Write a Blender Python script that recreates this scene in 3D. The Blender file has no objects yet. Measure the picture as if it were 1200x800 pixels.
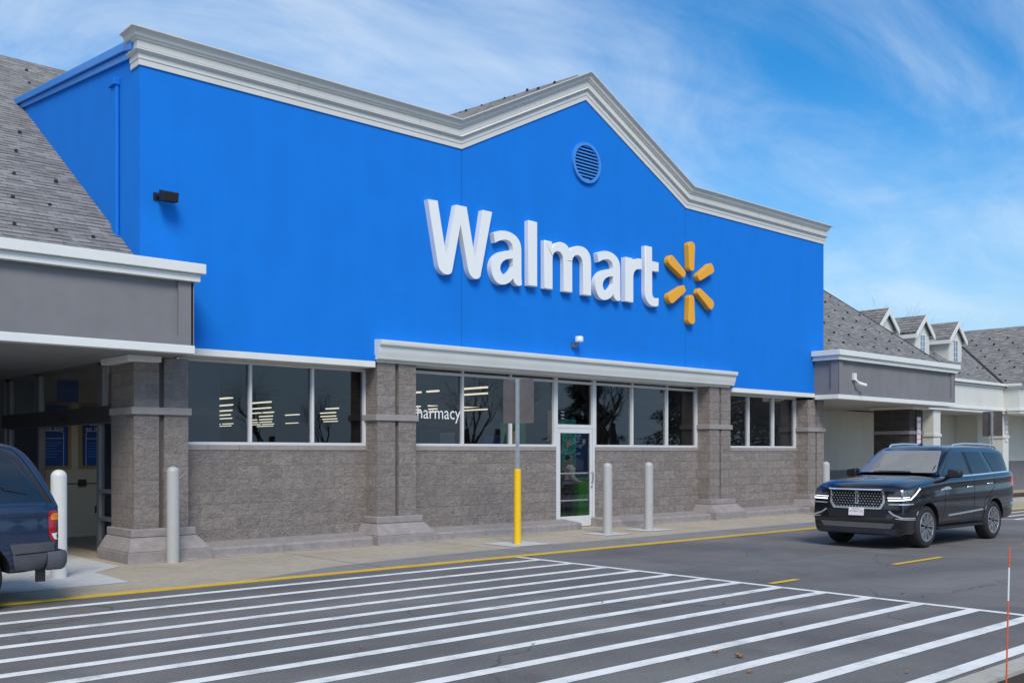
SKYSAT, SKYSTR, SUNSTR, EXPO = 1.48, 0.15, 2.5, 0.22
CL0, CL1, CLMAX = 0.415, 0.66, 0.74
CLOUDLOC = (5.3, 0.4, 0.0)
CLOUDCOL = (4.9, 5.5, 6.0, 1)
HAZECOL = (2.1, 3.4, 4.75, 1)
import bpy, bmesh, math, random
from mathutils import Vector, Matrix, geometry
from mathutils.bvhtree import BVHTree
random.seed(7)
PI = math.pi
SC = bpy.context.scene
COL = SC.collection

# ------------------------------------------------------------------ objects
def tag(o, label=None, cat=None, group=None, kind=None):
    if label: o['label'] = label
    if cat: o['category'] = cat
    if group: o['group'] = group
    if kind: o['kind'] = kind
    return o

def thing(name, loc=(0, 0, 0), label=None, cat=None, group=None, rz=0.0):
    o = bpy.data.objects.new(name, None)
    o.empty_display_size = 0.2
    COL.objects.link(o)
    o.location = loc
    o.rotation_euler = (0, 0, rz)
    return tag(o, label, cat, group)

def origin_of(o):
    v = Vector((0, 0, 0))
    while o is not None:
        v += Vector(o.location)
        o = o.parent
    return v

class MB:
    """collects geometry (world or local coordinates), links as one mesh"""
    def __init__(s):
        s.v = []; s.f = []; s.m = []
    def add(s, vs, fs, mi=0):
        b = len(s.v)
        s.v += [tuple(p) for p in vs]
        for f in fs:
            s.f.append([b + i for i in f]); s.m.append(mi)
        return s
    def box(s, x0, x1, y0, y1, z0, z1, mi=0):
        if x0 > x1: x0, x1 = x1, x0
        if y0 > y1: y0, y1 = y1, y0
        if z0 > z1: z0, z1 = z1, z0
        return s.add([(x0, y0, z0), (x1, y0, z0), (x1, y1, z0), (x0, y1, z0),
                      (x0, y0, z1), (x1, y0, z1), (x1, y1, z1), (x0, y1, z1)],
                     [(0, 3, 2, 1), (4, 5, 6, 7), (0, 1, 5, 4), (1, 2, 6, 5), (2, 3, 7, 6), (3, 0, 4, 7)], mi)
    def prism(s, pts, vec, mi=0):
        n = len(pts); vec = Vector(vec)
        a = [Vector(p) for p in pts]; b = [p + vec for p in a]
        fs = [list(range(n))[::-1], list(range(n, 2 * n))]
        fs += [(i, (i + 1) % n, n + (i + 1) % n, n + i) for i in range(n)]
        return s.add(a + b, fs, mi)
    def xz(s, pts, y0, y1, mi=0):
        return s.prism([(p[0], y0, p[1]) for p in pts], (0, y1 - y0, 0), mi)
    def yz(s, pts, x0, x1, mi=0):
        return s.prism([(x0, p[0], p[1]) for p in pts], (x1 - x0, 0, 0), mi)
    def xy(s, pts, z0, z1, mi=0):
        return s.prism([(p[0], p[1], z0) for p in pts], (0, 0, z1 - z0), mi)
    def sheet(s, pts, mi=0):
        return s.add(pts, [list(range(len(pts)))], mi)
    def tube(s, path, rad, n=8, cap=True, mi=0):
        path = [Vector(p) for p in path]
        if not isinstance(rad, (list, tuple)): rad = [rad] * len(path)
        rings = []
        up = Vector((0, 0, 1))
        prev = None
        for i, p in enumerate(path):
            d = (path[min(i + 1, len(path) - 1)] - path[max(i - 1, 0)])
            if d.length < 1e-9: d = Vector((0, 0, 1))
            d.normalize()
            if prev is None:
                a = d.cross(up)
                if a.length < 0.05: a = d.cross(Vector((1, 0, 0)))
            else:
                a = prev - d * prev.dot(d)
                if a.length < 1e-4: a = d.cross(up)
            a.normalize(); prev = a
            b = d.cross(a)
            rings.append([p + (a * math.cos(2 * PI * k / n) + b * math.sin(2 * PI * k / n)) * rad[i] for k in range(n)])
        vs = [q for r in rings for q in r]
        fs = []
        for i in range(len(path) - 1):
            for k in range(n):
                fs.append((i * n + k, i * n + (k + 1) % n, (i + 1) * n + (k + 1) % n, (i + 1) * n + k))
        if cap:
            fs.append(list(range(n))[::-1]); fs.append([(len(path) - 1) * n + k for k in range(n)])
        return s.add(vs, fs, mi)
    def lathe(s, prof, c, axis='z', n=24, mi=0):
        """prof: list (r, h) ; closed at ends when r==0"""
        vs = []; fs = []
        c = Vector(c)
        def P(r, h, a):
            if axis == 'z': return c + Vector((r * math.cos(a), r * math.sin(a), h))
            if axis == 'y': return c + Vector((r * math.cos(a), h, r * math.sin(a)))
            return c + Vector((h, r * math.cos(a), r * math.sin(a)))
        idx = []
        for r, h in prof:
            if r < 1e-6:
                idx.append([len(vs)]); vs.append(P(0, h, 0))
            else:
                idx.append([len(vs) + k for k in range(n)])
                vs += [P(r, h, 2 * PI * k / n) for k in range(n)]
        for a, b in zip(idx, idx[1:]):
            for k in range(n):
                k2 = (k + 1) % n
                if len(a) == 1 and len(b) == 1: continue
                if len(a) == 1: fs.append((a[0], b[k2], b[k]))
                elif len(b) == 1: fs.append((a[k], a[k2], b[0]))
                else: fs.append((a[k], a[k2], b[k2], b[k]))
        return s.add(vs, fs, mi)
    def build(s, name, mats, parent=None, smooth=None, bevel=None, seg=2, recalc=True):
        me = bpy.data.meshes.new(name)
        off = origin_of(parent) if parent is not None else Vector((0, 0, 0))
        me.from_pydata([Vector(p) - off for p in s.v], [], s.f)
        if not isinstance(mats, (list, tuple)): mats = [mats]
        for m in mats: me.materials.append(m)
        for p, mi in zip(me.polygons, s.m): p.material_index = mi
        if recalc:
            bm = bmesh.new(); bm.from_mesh(me)
            bmesh.ops.recalc_face_normals(bm, faces=bm.faces)
            bm.to_mesh(me); bm.free()
        o = bpy.data.objects.new(name, me)
        COL.objects.link(o)
        if parent is not None: o.parent = parent
        if smooth is not None: shade(me, smooth)
        if bevel:
            b = o.modifiers.new('bevel', 'BEVEL'); b.width = bevel; b.segments = seg
            b.limit_method = 'ANGLE'; b.angle_limit = math.radians(40)
        return o

def shade(me, ang=35):
    for p in me.polygons: p.use_smooth = True
    me.set_sharp_from_angle(angle=math.radians(ang))

def struct(mb, name, m, **k):
    o = mb.build(name, m, **k); o['kind'] = 'structure'; return o

def copy_tree(o, parent=None):
    c = o.copy(); COL.objects.link(c)
    c.parent = parent
    for ch in list(o.children): copy_tree(ch, c)
    return c

def text_mb(txt, size, place, thick=0.0, shear=None, sx=1.0):
    """built-in font as a mesh; place maps (x, y, h) -> world point"""
    cu = bpy.data.curves.new('t', 'FONT'); cu.body = txt; cu.size = size
    cu.align_x = 'CENTER'; cu.align_y = 'CENTER'
    cu.resolution_u = 3
    ob = bpy.data.objects.new('t', cu); COL.objects.link(ob)
    dg = bpy.context.evaluated_depsgraph_get()
    ev = ob.evaluated_get(dg); me = ev.to_mesh()
    mb = MB()
    vs = [place(v.co.x * sx, v.co.y, 0.0) for v in me.vertices]
    fs = [list(p.vertices) for p in me.polygons]
    mb.add(vs, fs)
    ev.to_mesh_clear()
    bpy.data.objects.remove(ob); bpy.data.curves.remove(cu)
    return mb

# ------------------------------------------------------------------ materials
class NT:
    def __init__(s, name):
        s.m = bpy.data.materials.new(name); s.m.use_nodes = True
        s.t = s.m.node_tree; s.n = s.t.nodes; s.l = s.t.links
        s.n.clear()
        s.out = s.n.new('ShaderNodeOutputMaterial')
        s.b = s.n.new('ShaderNodeBsdfPrincipled')
        s.l.new(s.b.outputs[0], s.out.inputs[0])
    def new(s, t, **k):
        nd = s.n.new('ShaderNode' + t)
        for a, b in k.items(): setattr(nd, a, b)
        return nd
    def link(s, a, b): s.l.new(a, b)
    def val(s, sock, v):
        if hasattr(v, 'is_linked') or hasattr(v, 'links'): s.l.new(v, sock)
        else: sock.default_value = v
    def math(s, op, a, b=None, c=None, clamp=False):
        nd = s.new('Math', operation=op, use_clamp=clamp)
        s.val(nd.inputs[0], a)
        if b is not None: s.val(nd.inputs[1], b)
        if c is not None: s.val(nd.inputs[2], c)
        return nd.outputs[0]
    def mix(s, f, a, b, blend='MIX'):
        nd = s.new('Mix', data_type='RGBA', blend_type=blend)
        s.val(nd.inputs['Factor'], f)
        s.val(nd.inputs[6], a); s.val(nd.inputs[7], b)
        return nd.outputs[2]
    def noise(s, vec, scale, detail=4, rough=0.6, dist=0.0):
        nd = s.new('TexNoise'); nd.inputs['Scale'].default_value = scale
        nd.inputs['Detail'].default_value = detail; nd.inputs['Roughness'].default_value = rough
        nd.inputs['Distortion'].default_value = dist
        if vec is not None: s.link(vec, nd.inputs['Vector'])
        return nd.outputs['Fac']
    def ramp(s, f, lo, hi, a=0.0, b=1.0):
        nd = s.new('MapRange'); nd.clamp = True
        s.val(nd.inputs[0], f)
        for i, v in zip((1, 2, 3, 4), (lo, hi, a, b)): nd.inputs[i].default_value = v
        return nd.outputs[0]
    def pos(s):
        if not hasattr(s, '_p'): s._p = s.new('NewGeometry')
        return s._p.outputs['Position']
    def obj(s):
        if not hasattr(s, '_o'): s._o = s.new('TexCoord')
        return s._o.outputs['Object']
    def bump(s, h, strength=0.4, dist=0.02):
        nd = s.new('Bump'); nd.inputs['Strength'].default_value = strength
        nd.inputs['Distance'].default_value = dist
        s.link(h, nd.inputs['Height'])
        if s.b.inputs['Normal'].is_linked:
            s.link(s.b.inputs['Normal'].links[0].from_socket, nd.inputs['Normal'])
        s.link(nd.outputs[0], s.b.inputs['Normal'])
    def set(s, col=None, rough=None, metal=None, spec=None, coat=None, ior=None):
        i = s.b.inputs
        if col is not None: s.val(i['Base Color'], col if not isinstance(col, tuple) or len(col) == 4 else (*col, 1))
        if rough is not None: s.val(i['Roughness'], rough)
        if metal is not None: i['Metallic'].default_value = metal
        if spec is not None: i['Specular IOR Level'].default_value = spec
        if ior is not None: i['IOR'].default_value = ior
        if coat is not None:
            i['Coat Weight'].default_value = coat; i['Coat Roughness'].default_value = 0.04
        return s

def c4(c, k=1.0): return (c[0] * k, c[1] * k, c[2] * k, 1.0)

def plain(name, col, rough=0.6, metal=0.0, var=0.12, vs=3.0, fs=40.0, bump=0.15, bd=0.004, spec=0.5, coat=None):
    """surface with broad and fine mottling, roughness variation and a fine bump"""
    t = NT(name)
    p = t.obj()
    n1 = t.noise(p, vs, 5, 0.65); n2 = t.noise(p, fs, 3, 0.6)
    f = t.math('ADD', t.math('MULTIPLY', n1, 0.65), t.math('MULTIPLY', n2, 0.35))
    f = t.ramp(f, 0.3, 0.7)
    t.set(t.mix(f, c4(col, 1 - var), c4(col, 1 + var)), None, metal, spec, coat)
    t.val(t.b.inputs['Roughness'], t.ramp(n1, 0.3, 0.7, max(0.02, rough - 0.06), min(1, rough + 0.06)))
    if bump: t.bump(n2, bump, bd)
    return t.m

def emit(name, col, strength):
    t = NT(name)
    t.set((0.8, 0.8, 0.8), 0.5)
    t.b.inputs['Emission Color'].default_value = (*col, 1)
    t.b.inputs['Emission Strength'].default_value = strength
    return t.m

def wallcoord(t):
    """(along wall, z) from world position, switching with the facing of the wall"""
    p = t.pos()
    s = t.new('SeparateXYZ'); t.link(p, s.inputs[0])
    n = t.new('SeparateXYZ'); t.link(t._p.outputs['True Normal'], n.inputs[0])
    fx = t.math('GREATER_THAN', t.math('ABSOLUTE', n.outputs[0]), t.math('ABSOLUTE', n.outputs[1]))
    return s, n, fx

def splitface(name, col):
    t = NT(name)
    s, n, fx = wallcoord(t)
    u = t.math('ADD', t.math('MULTIPLY', s.outputs[0], t.math('SUBTRACT', 1.0, fx)), t.math('MULTIPLY', s.outputs[1], fx))
    cb = t.new('CombineXYZ'); t.link(u, cb.inputs[0]); t.link(t.math('ADD', s.outputs[2], 0.035), cb.inputs[1])
    br = t.new('TexBrick'); t.link(cb.outputs[0], br.inputs['Vector'])
    br.offset = 0.5; br.squash = 1.0
    for k, v in (('Scale', 1.0), ('Mortar Size', 0.011), ('Mortar Smooth', 0.25), ('Bias', 0.0), ('Brick Width', 0.47), ('Row Height', 0.235)):
        br.inputs[k].default_value = v
    br.inputs['Color1'].default_value = c4(col, 0.88); br.inputs['Color2'].default_value = c4(col, 1.10)
    br.inputs['Mortar'].default_value = c4(col, 0.70)
    a = t.noise(t.pos(), 7, 6, 0.78); b = t.noise(t.pos(), 24, 5, 0.75); c = t.noise(t.pos(), 1.1, 4, 0.6)
    v = t.ramp(t.math('ADD', t.math('MULTIPLY', a, 0.62), t.math('MULTIPLY', b, 0.38)), 0.36, 0.64, 0.70, 1.24)
    col1 = t.mix(1.0, br.outputs['Color'], t.comb(v) , 'MULTIPLY')
    t.set(t.mix(t.ramp(c, 0.35, 0.7, 0.0, 0.35), col1, c4(col, 0.75)), 0.93, 0, 0.25)
    h = t.math('ADD', t.math('MULTIPLY', a, 1.0), t.math('MULTIPLY', b, 0.45))
    h = t.math('MULTIPLY', h, t.math('SUBTRACT', 1.0, t.math('MULTIPLY', br.outputs['Fac'], 0.8)))
    t.bump(h, 1.0, 0.11)
    return t.m
def _comb(s, v):
    nd = s.new('CombineColor')
    for i in range(3): s.link(v, nd.inputs[i])
    return nd.outputs[0]
NT.comb = _comb

def shingle(name, col):
    t = NT(name)
    s, n, fx = wallcoord(t)
    inv = t.math('SUBTRACT', 1.0, fx)
    u = t.math('ADD', t.math('MULTIPLY', s.outputs[0], inv), t.math('MULTIPLY', s.outputs[1], fx))
    v = t.math('ADD', t.math('MULTIPLY', s.outputs[1], inv), t.math('MULTIPLY', s.outputs[0], fx))
    v = t.math('MULTIPLY', v, 1.2)
    wob = t.math('MULTIPLY', t.math('SUBTRACT', t.noise(t.pos(), 1.3, 2), 0.5), 0.03)
    v = t.math('ADD', v, wob)
    cb = t.new('CombineXYZ'); t.link(u, cb.inputs[0]); t.link(v, cb.inputs[1])
    br = t.new('TexBrick'); t.link(cb.outputs[0], br.inputs['Vector'])
    br.offset = 0.43; br.offset_frequency = 2; br.squash = 0.7; br.squash_frequency = 3
    row = 0.155
    for k, q in (('Scale', 1.0), ('Mortar Size', 0.004), ('Mortar Smooth', 0.2), ('Bias', 0.0), ('Brick Width', 0.31), ('Row Height', row)):
        br.inputs[k].default_value = q
    br.inputs['Color1'].default_value = c4(col, 0.8); br.inputs['Color2'].default_value = c4(col, 1.2)
    br.inputs['Mortar'].default_value = c4(col, 0.35)
    fr = t.math('FRACT', t.math('DIVIDE', v, row))           # 0 at the butt edge of each course
    # shadow gaps painted in: dark dashes of uneven length along each butt line
    cell = t.math('FLOOR', t.math('DIVIDE', v, row))
    nb = t.new('CombineXYZ'); t.link(t.math('MULTIPLY', u, 3.2), nb.inputs[0]); t.link(t.math('MULTIPLY', cell, 7.3), nb.inputs[1])
    dash = t.ramp(t.noise(nb.outputs[0], 1.0, 1, 0.5), 0.40, 0.52, 0.15, 1.0)
    edge = t.math('MULTIPLY', t.ramp(fr, 0.24, 0.32, 1.0, 0.0), dash)
    g = t.noise(t.pos(), 90, 3, 0.7); big = t.noise(t.pos(), 0.7, 4)
    cc = t.mix(1.0, br.outputs['Color'], t.comb(t.ramp(t.math('ADD', t.math('MULTIPLY', g, 0.6), t.math('MULTIPLY', big, 0.4)), 0.3, 0.7, 0.75, 1.25)), 'MULTIPLY')
    t.set(t.mix(t.math('MULTIPLY', edge, 0.78), cc, c4(col, 0.12)), 0.95, 0, 0.2)
    h = t.math('ADD', t.math('MULTIPLY', t.math('SUBTRACT', 1.0, fr), 1.0), t.math('MULTIPLY', g, 0.25))
    t.bump(h, 0.7, 0.02)
    return t.m

def asphalt(name, col):
    t = NT(name); p = t.pos()
    g = t.noise(p, 75, 5, 0.85); m = t.noise(p, 18, 5, 0.7); b = t.noise(p, 0.45, 5, 0.6, 0.6)
    vo = t.new('TexVoronoi'); vo.inputs['Scale'].default_value = 60; t.link(p, vo.inputs['Vector'])
    stone = t.ramp(vo.outputs['Distance'], 0.1, 0.5, 1.0, 0.0)
    sp = t.new('Separate' + 'Color'); t.link(vo.outputs['Color'], sp.inputs[0])
    lite = t.math('MULTIPLY', stone, t.ramp(sp.outputs[0], 0.72, 0.95))
    c = t.mix(t.ramp(g, 0.3, 0.7), c4(col, 0.5), c4(col, 1.5))
    c = t.mix(t.math('MULTIPLY', lite, 0.6), c, c4((0.3, 0.29, 0.28)))
    c = t.mix(1.0, c, t.comb(t.ramp(b, 0.3, 0.72, 0.72, 1.22)), 'MULTIPLY')
    c = t.mix(1.0, c, t.comb(t.ramp(m, 0.3, 0.7, 0.9, 1.1)), 'MULTIPLY')
    # long faint wheel-worn bands along the driving direction
    s = t.new('SeparateXYZ'); t.link(p, s.inputs[0])
    cb = t.new('CombineXYZ'); t.link(t.math('MULTIPLY', s.outputs[0], 0.05), cb.inputs[0]); t.link(s.outputs[1], cb.inputs[1])
    w = t.noise(cb.outputs[0], 0.9, 3)
    c = t.mix(1.0, c, t.comb(t.ramp(w, 0.3, 0.7, 0.85, 1.15)), 'MULTIPLY')
    # pale crumbs of grit and old drips of oil
    v3 = t.new('TexVoronoi'); v3.inputs['Scale'].default_value = 5.5; t.link(p, v3.inputs['Vector'])
    s3 = t.new('SeparateColor'); t.link(v3.outputs['Color'], s3.inputs[0])
    crumb = t.math('MULTIPLY', t.ramp(v3.outputs['Distance'], 0.03, 0.06, 1.0, 0.0), t.ramp(s3.outputs[0], 0.78, 0.80))
    c = t.mix(t.math('MULTIPLY', crumb, 0.6), c, (0.45, 0.43, 0.40, 1))
    v4 = t.new('TexVoronoi'); v4.inputs['Scale'].default_value = 0.55; t.link(p, v4.inputs['Vector'])
    s4 = t.new('SeparateColor'); t.link(v4.outputs['Color'], s4.inputs[0])
    oil = t.math('MULTIPLY', t.ramp(t.math('ADD', v4.outputs['Distance'], t.math('MULTIPLY', m, 0.18)), 0.14, 0.26, 1.0, 0.0), t.ramp(s4.outputs[2], 0.45, 0.5))
    c = t.mix(t.math('MULTIPLY', oil, 0.38), c, c4(col, 0.35))
    # a few wandering hairline cracks
    wn = t.new('TexNoise'); wn.inputs['Scale'].default_value = 0.6; wn.inputs['Detail'].default_value = 5; t.link(p, wn.inputs['Vector'])
    add = t.new('VectorMath', operation='ADD'); sc = t.new('VectorMath', operation='SCALE'); sc.inputs['Scale'].default_value = 1.6
    t.link(wn.outputs['Color'], sc.inputs[0]); t.link(p, add.inputs[0]); t.link(sc.outputs[0], add.inputs[1])
    v2 = t.new('TexVoronoi', feature='DISTANCE_TO_EDGE'); v2.inputs['Scale'].default_value = 0.22; t.link(add.outputs[0], v2.inputs['Vector'])
    crack = t.math('MULTIPLY', t.ramp(v2.outputs['Distance'], 0.0, 0.005, 1.0, 0.0), t.ramp(t.noise(p, 0.3, 2), 0.44, 0.54))
    c = t.mix(t.math('MULTIPLY', crack, 0.7), c, c4(col, 0.25))
    t.set(c, t.ramp(b, 0.3, 0.7, 0.72, 0.9), 0, 0.35)
    t.bump(t.math('ADD', g, t.math('MULTIPLY', stone, 0.6)), 0.55, 0.006)
    return t.m

def concrete(name, col, dirt=0.35):
    t = NT(name); p = t.pos()
    g = t.noise(p, 160, 3, 0.7); m = t.noise(p, 7, 5, 0.7); b = t.noise(p, 0.8, 5, 0.65, 0.5)
    c = t.mix(t.ramp(g, 0.3, 0.7), c4(col, 0.8), c4(col, 1.18))
    c = t.mix(1.0, c, t.comb(t.ramp(m, 0.3, 0.7, 0.88, 1.1)), 'MULTIPLY')
    c = t.mix(t.ramp(b, 0.45, 0.75, 0.0, dirt), c, c4((col[0] * 0.55, col[1] * 0.52, col[2] * 0.5)))
    vo = t.new('TexVoronoi'); vo.inputs['Scale'].default_value = 2.6; t.link(p, vo.inputs['Vector'])
    sp = t.new('SeparateColor'); t.link(vo.outputs['Color'], sp.inputs[0])
    spot = t.math('MULTIPLY', t.ramp(vo.outputs['Distance'], 0.03, 0.075, 1.0, 0.0), t.ramp(sp.outputs[1], 0.55, 0.6))
    c = t.mix(t.math('MULTIPLY', spot, 0.55), c, c4(col, 0.25))     # gum spots
    t.set(c, 0.9, 0, 0.3)
    t.bump(t.math('ADD', g, m), 0.35, 0.004)
    return t.m

def stucco(name, col, var=0.06, scale=1.2):
    t = NT(name); p = t.pos()
    b = t.noise(p, scale, 5, 0.6, 0.4); f = t.noise(p, 55, 4, 0.7)
    s = t.new('SeparateXYZ'); t.link(p, s.inputs[0])
    cb = t.new('CombineXYZ')
    t.link(s.outputs[0], cb.inputs[0]); t.link(s.outputs[1], cb.inputs[1]); t.link(t.math('MULTIPLY', s.outputs[2], 0.12), cb.inputs[2])
    st = t.noise(cb.outputs[0], 2.2, 4, 0.6)     # weather streaks
    k = t.ramp(t.math('ADD', t.math('MULTIPLY', b, 0.55), t.math('MULTIPLY', st, 0.45)), 0.32, 0.68)
    t.set(t.mix(k, c4(col, 1 - var), c4(col, 1 + var)), 0.85, 0, 0.25)
    t.bump(t.math('ADD', f, t.math('MULTIPLY', b, 0.5)), 0.25, 0.006)
    return t.m

def paintline(name, col, wear=0.25):
    t = NT(name); p = t.pos()
    g = t.noise(p, 120, 4, 0.75); b = t.noise(p, 2.5, 5, 0.7)
    c = t.mix(t.ramp(g, 0.3, 0.7), c4(col, 0.88), c4(col, 1.08))
    w = t.math('MULTIPLY', t.ramp(t.math('ADD', t.math('MULTIPLY', g, 0.55), t.math('MULTIPLY', b, 0.45)), 0.50, 0.62), wear)
    c = t.mix(w, c, (0.08, 0.08, 0.085, 1))
    t.set(c, 0.75, 0, 0.35)
    t.bump(g, 0.35, 0.004)
    return t.m

def glass(name, tint=(0.5, 0.55, 0.58), refl=0.09, rough=0.0):
    """window pane: tinted see-through plus a fresnel mirror reflection"""
    t = NT(name)
    tr = t.new('BsdfTransparent'); tr.inputs[0].default_value = (*tint, 1)
    gl = t.new('BsdfGlossy'); gl.inputs['Roughness'].default_value = rough
    gl.inputs[0].default_value = (0.96, 0.94, 0.98, 1)
    fr = t.new('Fresnel'); fr.inputs['IOR'].default_value = 1.5
    wob = t.noise(t.pos(), 0.9, 2)
    bp = t.new('Bump'); bp.inputs['Strength'].default_value = 0.06; bp.inputs['Distance'].default_value = 0.02
    t.link(wob, bp.inputs['Height']); t.link(bp.outputs[0], gl.inputs['Normal'])
    g_ = t.new('NewGeometry')          # thin pane: only its outer faces mirror
    f = t.math('MULTIPLY', t.math('ADD', t.math('MULTIPLY', fr.outputs[0], 1.9), refl, clamp=True), t.math('SUBTRACT', 1.0, g_.outputs['Backfacing']))
    mx = t.new('MixShader'); t.link(f, mx.inputs[0]); t.link(tr.outputs[0], mx.inputs[1]); t.link(gl.outputs[0], mx.inputs[2])
    t.link(mx.outputs[0], t.out.inputs[0])
    return t.m

def carpaint(name, col, rough=0.25):
    t = NT(name); p = t.obj()
    fl = t.noise(p, 400, 2, 0.5); d = t.noise(p, 2.0, 5, 0.65)
    s = t.new('SeparateXYZ'); t.link(p, s.inputs[0])
    c = t.mix(t.ramp(fl, 0.4, 0.6), c4(col, 0.8), c4(col, 1.3))
    # road dust on the lower body
    du = t.math('MULTIPLY', t.ramp(s.outputs[2], 0.35, 0.95, 0.05, 0.0), t.ramp(d, 0.3, 0.7))
    c = t.mix(du, c, (0.16, 0.15, 0.14, 1))
    t.set(c, t.ramp(d, 0.3, 0.7, rough - 0.05, rough + 0.08), 0.0, 0.5)
    t.b.inputs['Coat Weight'].default_value = 1.0
    t.val(t.b.inputs['Coat Roughness'], t.ramp(d, 0.3, 0.7, 0.02, 0.07))
    return t.m

M = {}
M['blue'] = stucco('blue_stucco', (0.0035, 0.182, 0.66), 0.06)
M['bluetrim'] = plain('blue_metal', (0.009, 0.215, 0.66), 0.35, var=0.05, bump=0.05)
M['ltblue'] = plain('light_blue_metal', (0.06, 0.27, 0.68), 0.4, var=0.05, bump=0.05)
M['cornice'] = plain('cornice_paint', (0.63, 0.63, 0.59), 0.6, var=0.05, vs=1.2, bump=0.08)
M['white'] = plain('white_trim', (0.73, 0.74, 0.70), 0.55, var=0.05, vs=1.5, bump=0.08)
M['letter'] = plain('letter_white', (0.82, 0.83, 0.81), 0.4, var=0.02, vs=1.5, bump=0.03)
M['amber'] = plain('amber_acrylic', (0.86, 0.40, 0.015), 0.35, var=0.04, vs=4, bump=0.03)
M['gray'] = stucco('gray_stucco', (0.205, 0.202, 0.207), 0.10, 1.6)
M['cream'] = stucco('cream_stucco', (0.62, 0.63, 0.58), 0.05, 1.2)
M['beige'] = stucco('beige_wall', (0.60, 0.56, 0.48), 0.06, 1.2)
M['block'] = splitface('split_face_block', (0.362, 0.319, 0.290))
M['blockband'] = plain('smooth_block', (0.29, 0.262, 0.25), 0.85, var=0.15, vs=4, bump=0.3)
M['groove'] = plain('groove_paint', (0.10, 0.088, 0.083), 0.8, var=0.1)
M['shadedpier'] = splitface('shaded_pier_block', (0.12, 0.105, 0.10))  # darker copy of the block, shade painted into the far pier's colour
def basekerb():
    t = NT('painted_base_kerb'); p = t.pos()
    col = (0.28, 0.255, 0.245)
    a = t.noise(p, 5, 5, 0.7); b = t.noise(p, 45, 4, 0.75); d = t.noise(p, 9, 4, 0.8)
    c = t.mix(t.ramp(a, 0.3, 0.7), c4(col, 0.8), c4(col, 1.15))
    chip = t.ramp(t.math('ADD', t.math('MULTIPLY', b, 0.5), t.math('MULTIPLY', d, 0.5)), 0.655, 0.675)
    c = t.mix(chip, c, (0.55, 0.54, 0.51, 1))
    t.set(c, 0.9, 0, 0.25); t.bump(b, 0.4, 0.01)
    return t.m
M['basekerb'] = basekerb()
M['shingle'] = shingle('roof_shingle', (0.225, 0.22, 0.21))
M['asphalt'] = asphalt('asphalt', (0.150, 0.143, 0.134))
M['walk'] = concrete('tan_pavement', (0.41, 0.36, 0.28), 0.4)
M['walkgray'] = concrete('gray_pavement', (0.235, 0.228, 0.215), 0.4)
M['newconc'] = concrete('new_concrete', (0.52, 0.53, 0.52), 0.18)
M['kerbconc'] = concrete('kerb_concrete', (0.44, 0.42, 0.36), 0.4)
M['wline'] = paintline('white_line_paint', (0.78, 0.78, 0.74), 0.6)
M['yline'] = paintline('yellow_line_paint', (0.72, 0.46, 0.03), 0.35)
M['alu'] = plain('aluminium_frame', (0.62, 0.63, 0.63), 0.4, var=0.05, bump=0.03)
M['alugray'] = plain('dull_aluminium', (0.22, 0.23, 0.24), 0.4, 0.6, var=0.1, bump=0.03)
M['darkframe'] = plain('dark_bronze', (0.035, 0.034, 0.034), 0.45, var=0.1, bump=0.03)
M['glass'] = glass('store_glass', (0.64, 0.67, 0.71), 0.0)
M['doorglass'] = glass('door_glass', (0.80, 0.83, 0.83), 0.0)
M['darkglass'] = glass('dark_glass', (0.25, 0.27, 0.30), 0.0)
M['bollard'] = plain('bollard_gray', (0.42, 0.415, 0.395), 0.45, var=0.06, vs=5, bump=0.08)
M['bollardw'] = plain('bollard_white', (0.64, 0.64, 0.60), 0.45, var=0.07, vs=5, bump=0.08)
M['yellow'] = plain('yellow_sleeve', (0.85, 0.52, 0.005), 0.4, var=0.05, bump=0.05)
M['galv'] = plain('galvanised_steel', (0.50, 0.56, 0.60), 0.45, 0.5, var=0.15, vs=10, bump=0.1)
M['signback'] = plain('sign_back_aluminium', (0.20, 0.18, 0.167), 0.45, 0.55, var=0.18, vs=5, bump=0.1)
M['black'] = plain('black_plastic', (0.012, 0.012, 0.013), 0.5, var=0.2, bump=0.1)
M['dark'] = plain('dark_void', (0.006, 0.006, 0.007), 0.9, var=0.1, bump=0)
M['camwhite'] = plain('camera_white', (0.72, 0.73, 0.73), 0.4, var=0.03, bump=0.02)
M['soffit'] = None
def soffit(name, col):
    t = NT(name); s = t.new('SeparateXYZ'); t.link(t.pos(), s.inputs[0])
    fr = t.math('FRACT', t.math('DIVIDE', s.outputs[1], 0.15))
    g = t.ramp(fr, 0.9, 0.93)
    a = t.noise(t.pos(), 2, 4)
    c = t.mix(t.ramp(a, 0.3, 0.7), c4(col, 0.9), c4(col, 1.1))
    t.set(t.mix(g, c, c4(col, 0.35)), 0.6, 0, 0.3)
    t.bump(t.math('SUBTRACT', 1.0, g), 0.6, 0.012)
    return t.m
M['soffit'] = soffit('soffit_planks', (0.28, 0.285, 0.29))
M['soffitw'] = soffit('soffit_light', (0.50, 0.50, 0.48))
M['ceil'] = plain('store_ceiling', (0.10, 0.11, 0.125), 0.9, var=0.1)
M['floor'] = plain('store_floor', (0.16, 0.155, 0.15), 0.35, var=0.1)
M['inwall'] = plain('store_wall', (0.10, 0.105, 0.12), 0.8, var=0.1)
M['strip'] = emit('strip_lamp', (1.0, 0.86, 0.58), 1.75)
M['fillstrip'] = emit('fill_strip_lamp', (1.0, 0.93, 0.80), 16.0)  # for the added lamps that stay out of view
M['poster'] = plain('poster_blue', (0.006, 0.075, 0.40), 0.5, var=0.04, bump=0)
M['wood'] = plain('pale_wood_frame', (0.42, 0.28, 0.10), 0.5, var=0.12, vs=8)
M['teal'] = plain('teal_panel', (0.02, 0.30, 0.30), 0.6, var=0.05)
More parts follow.
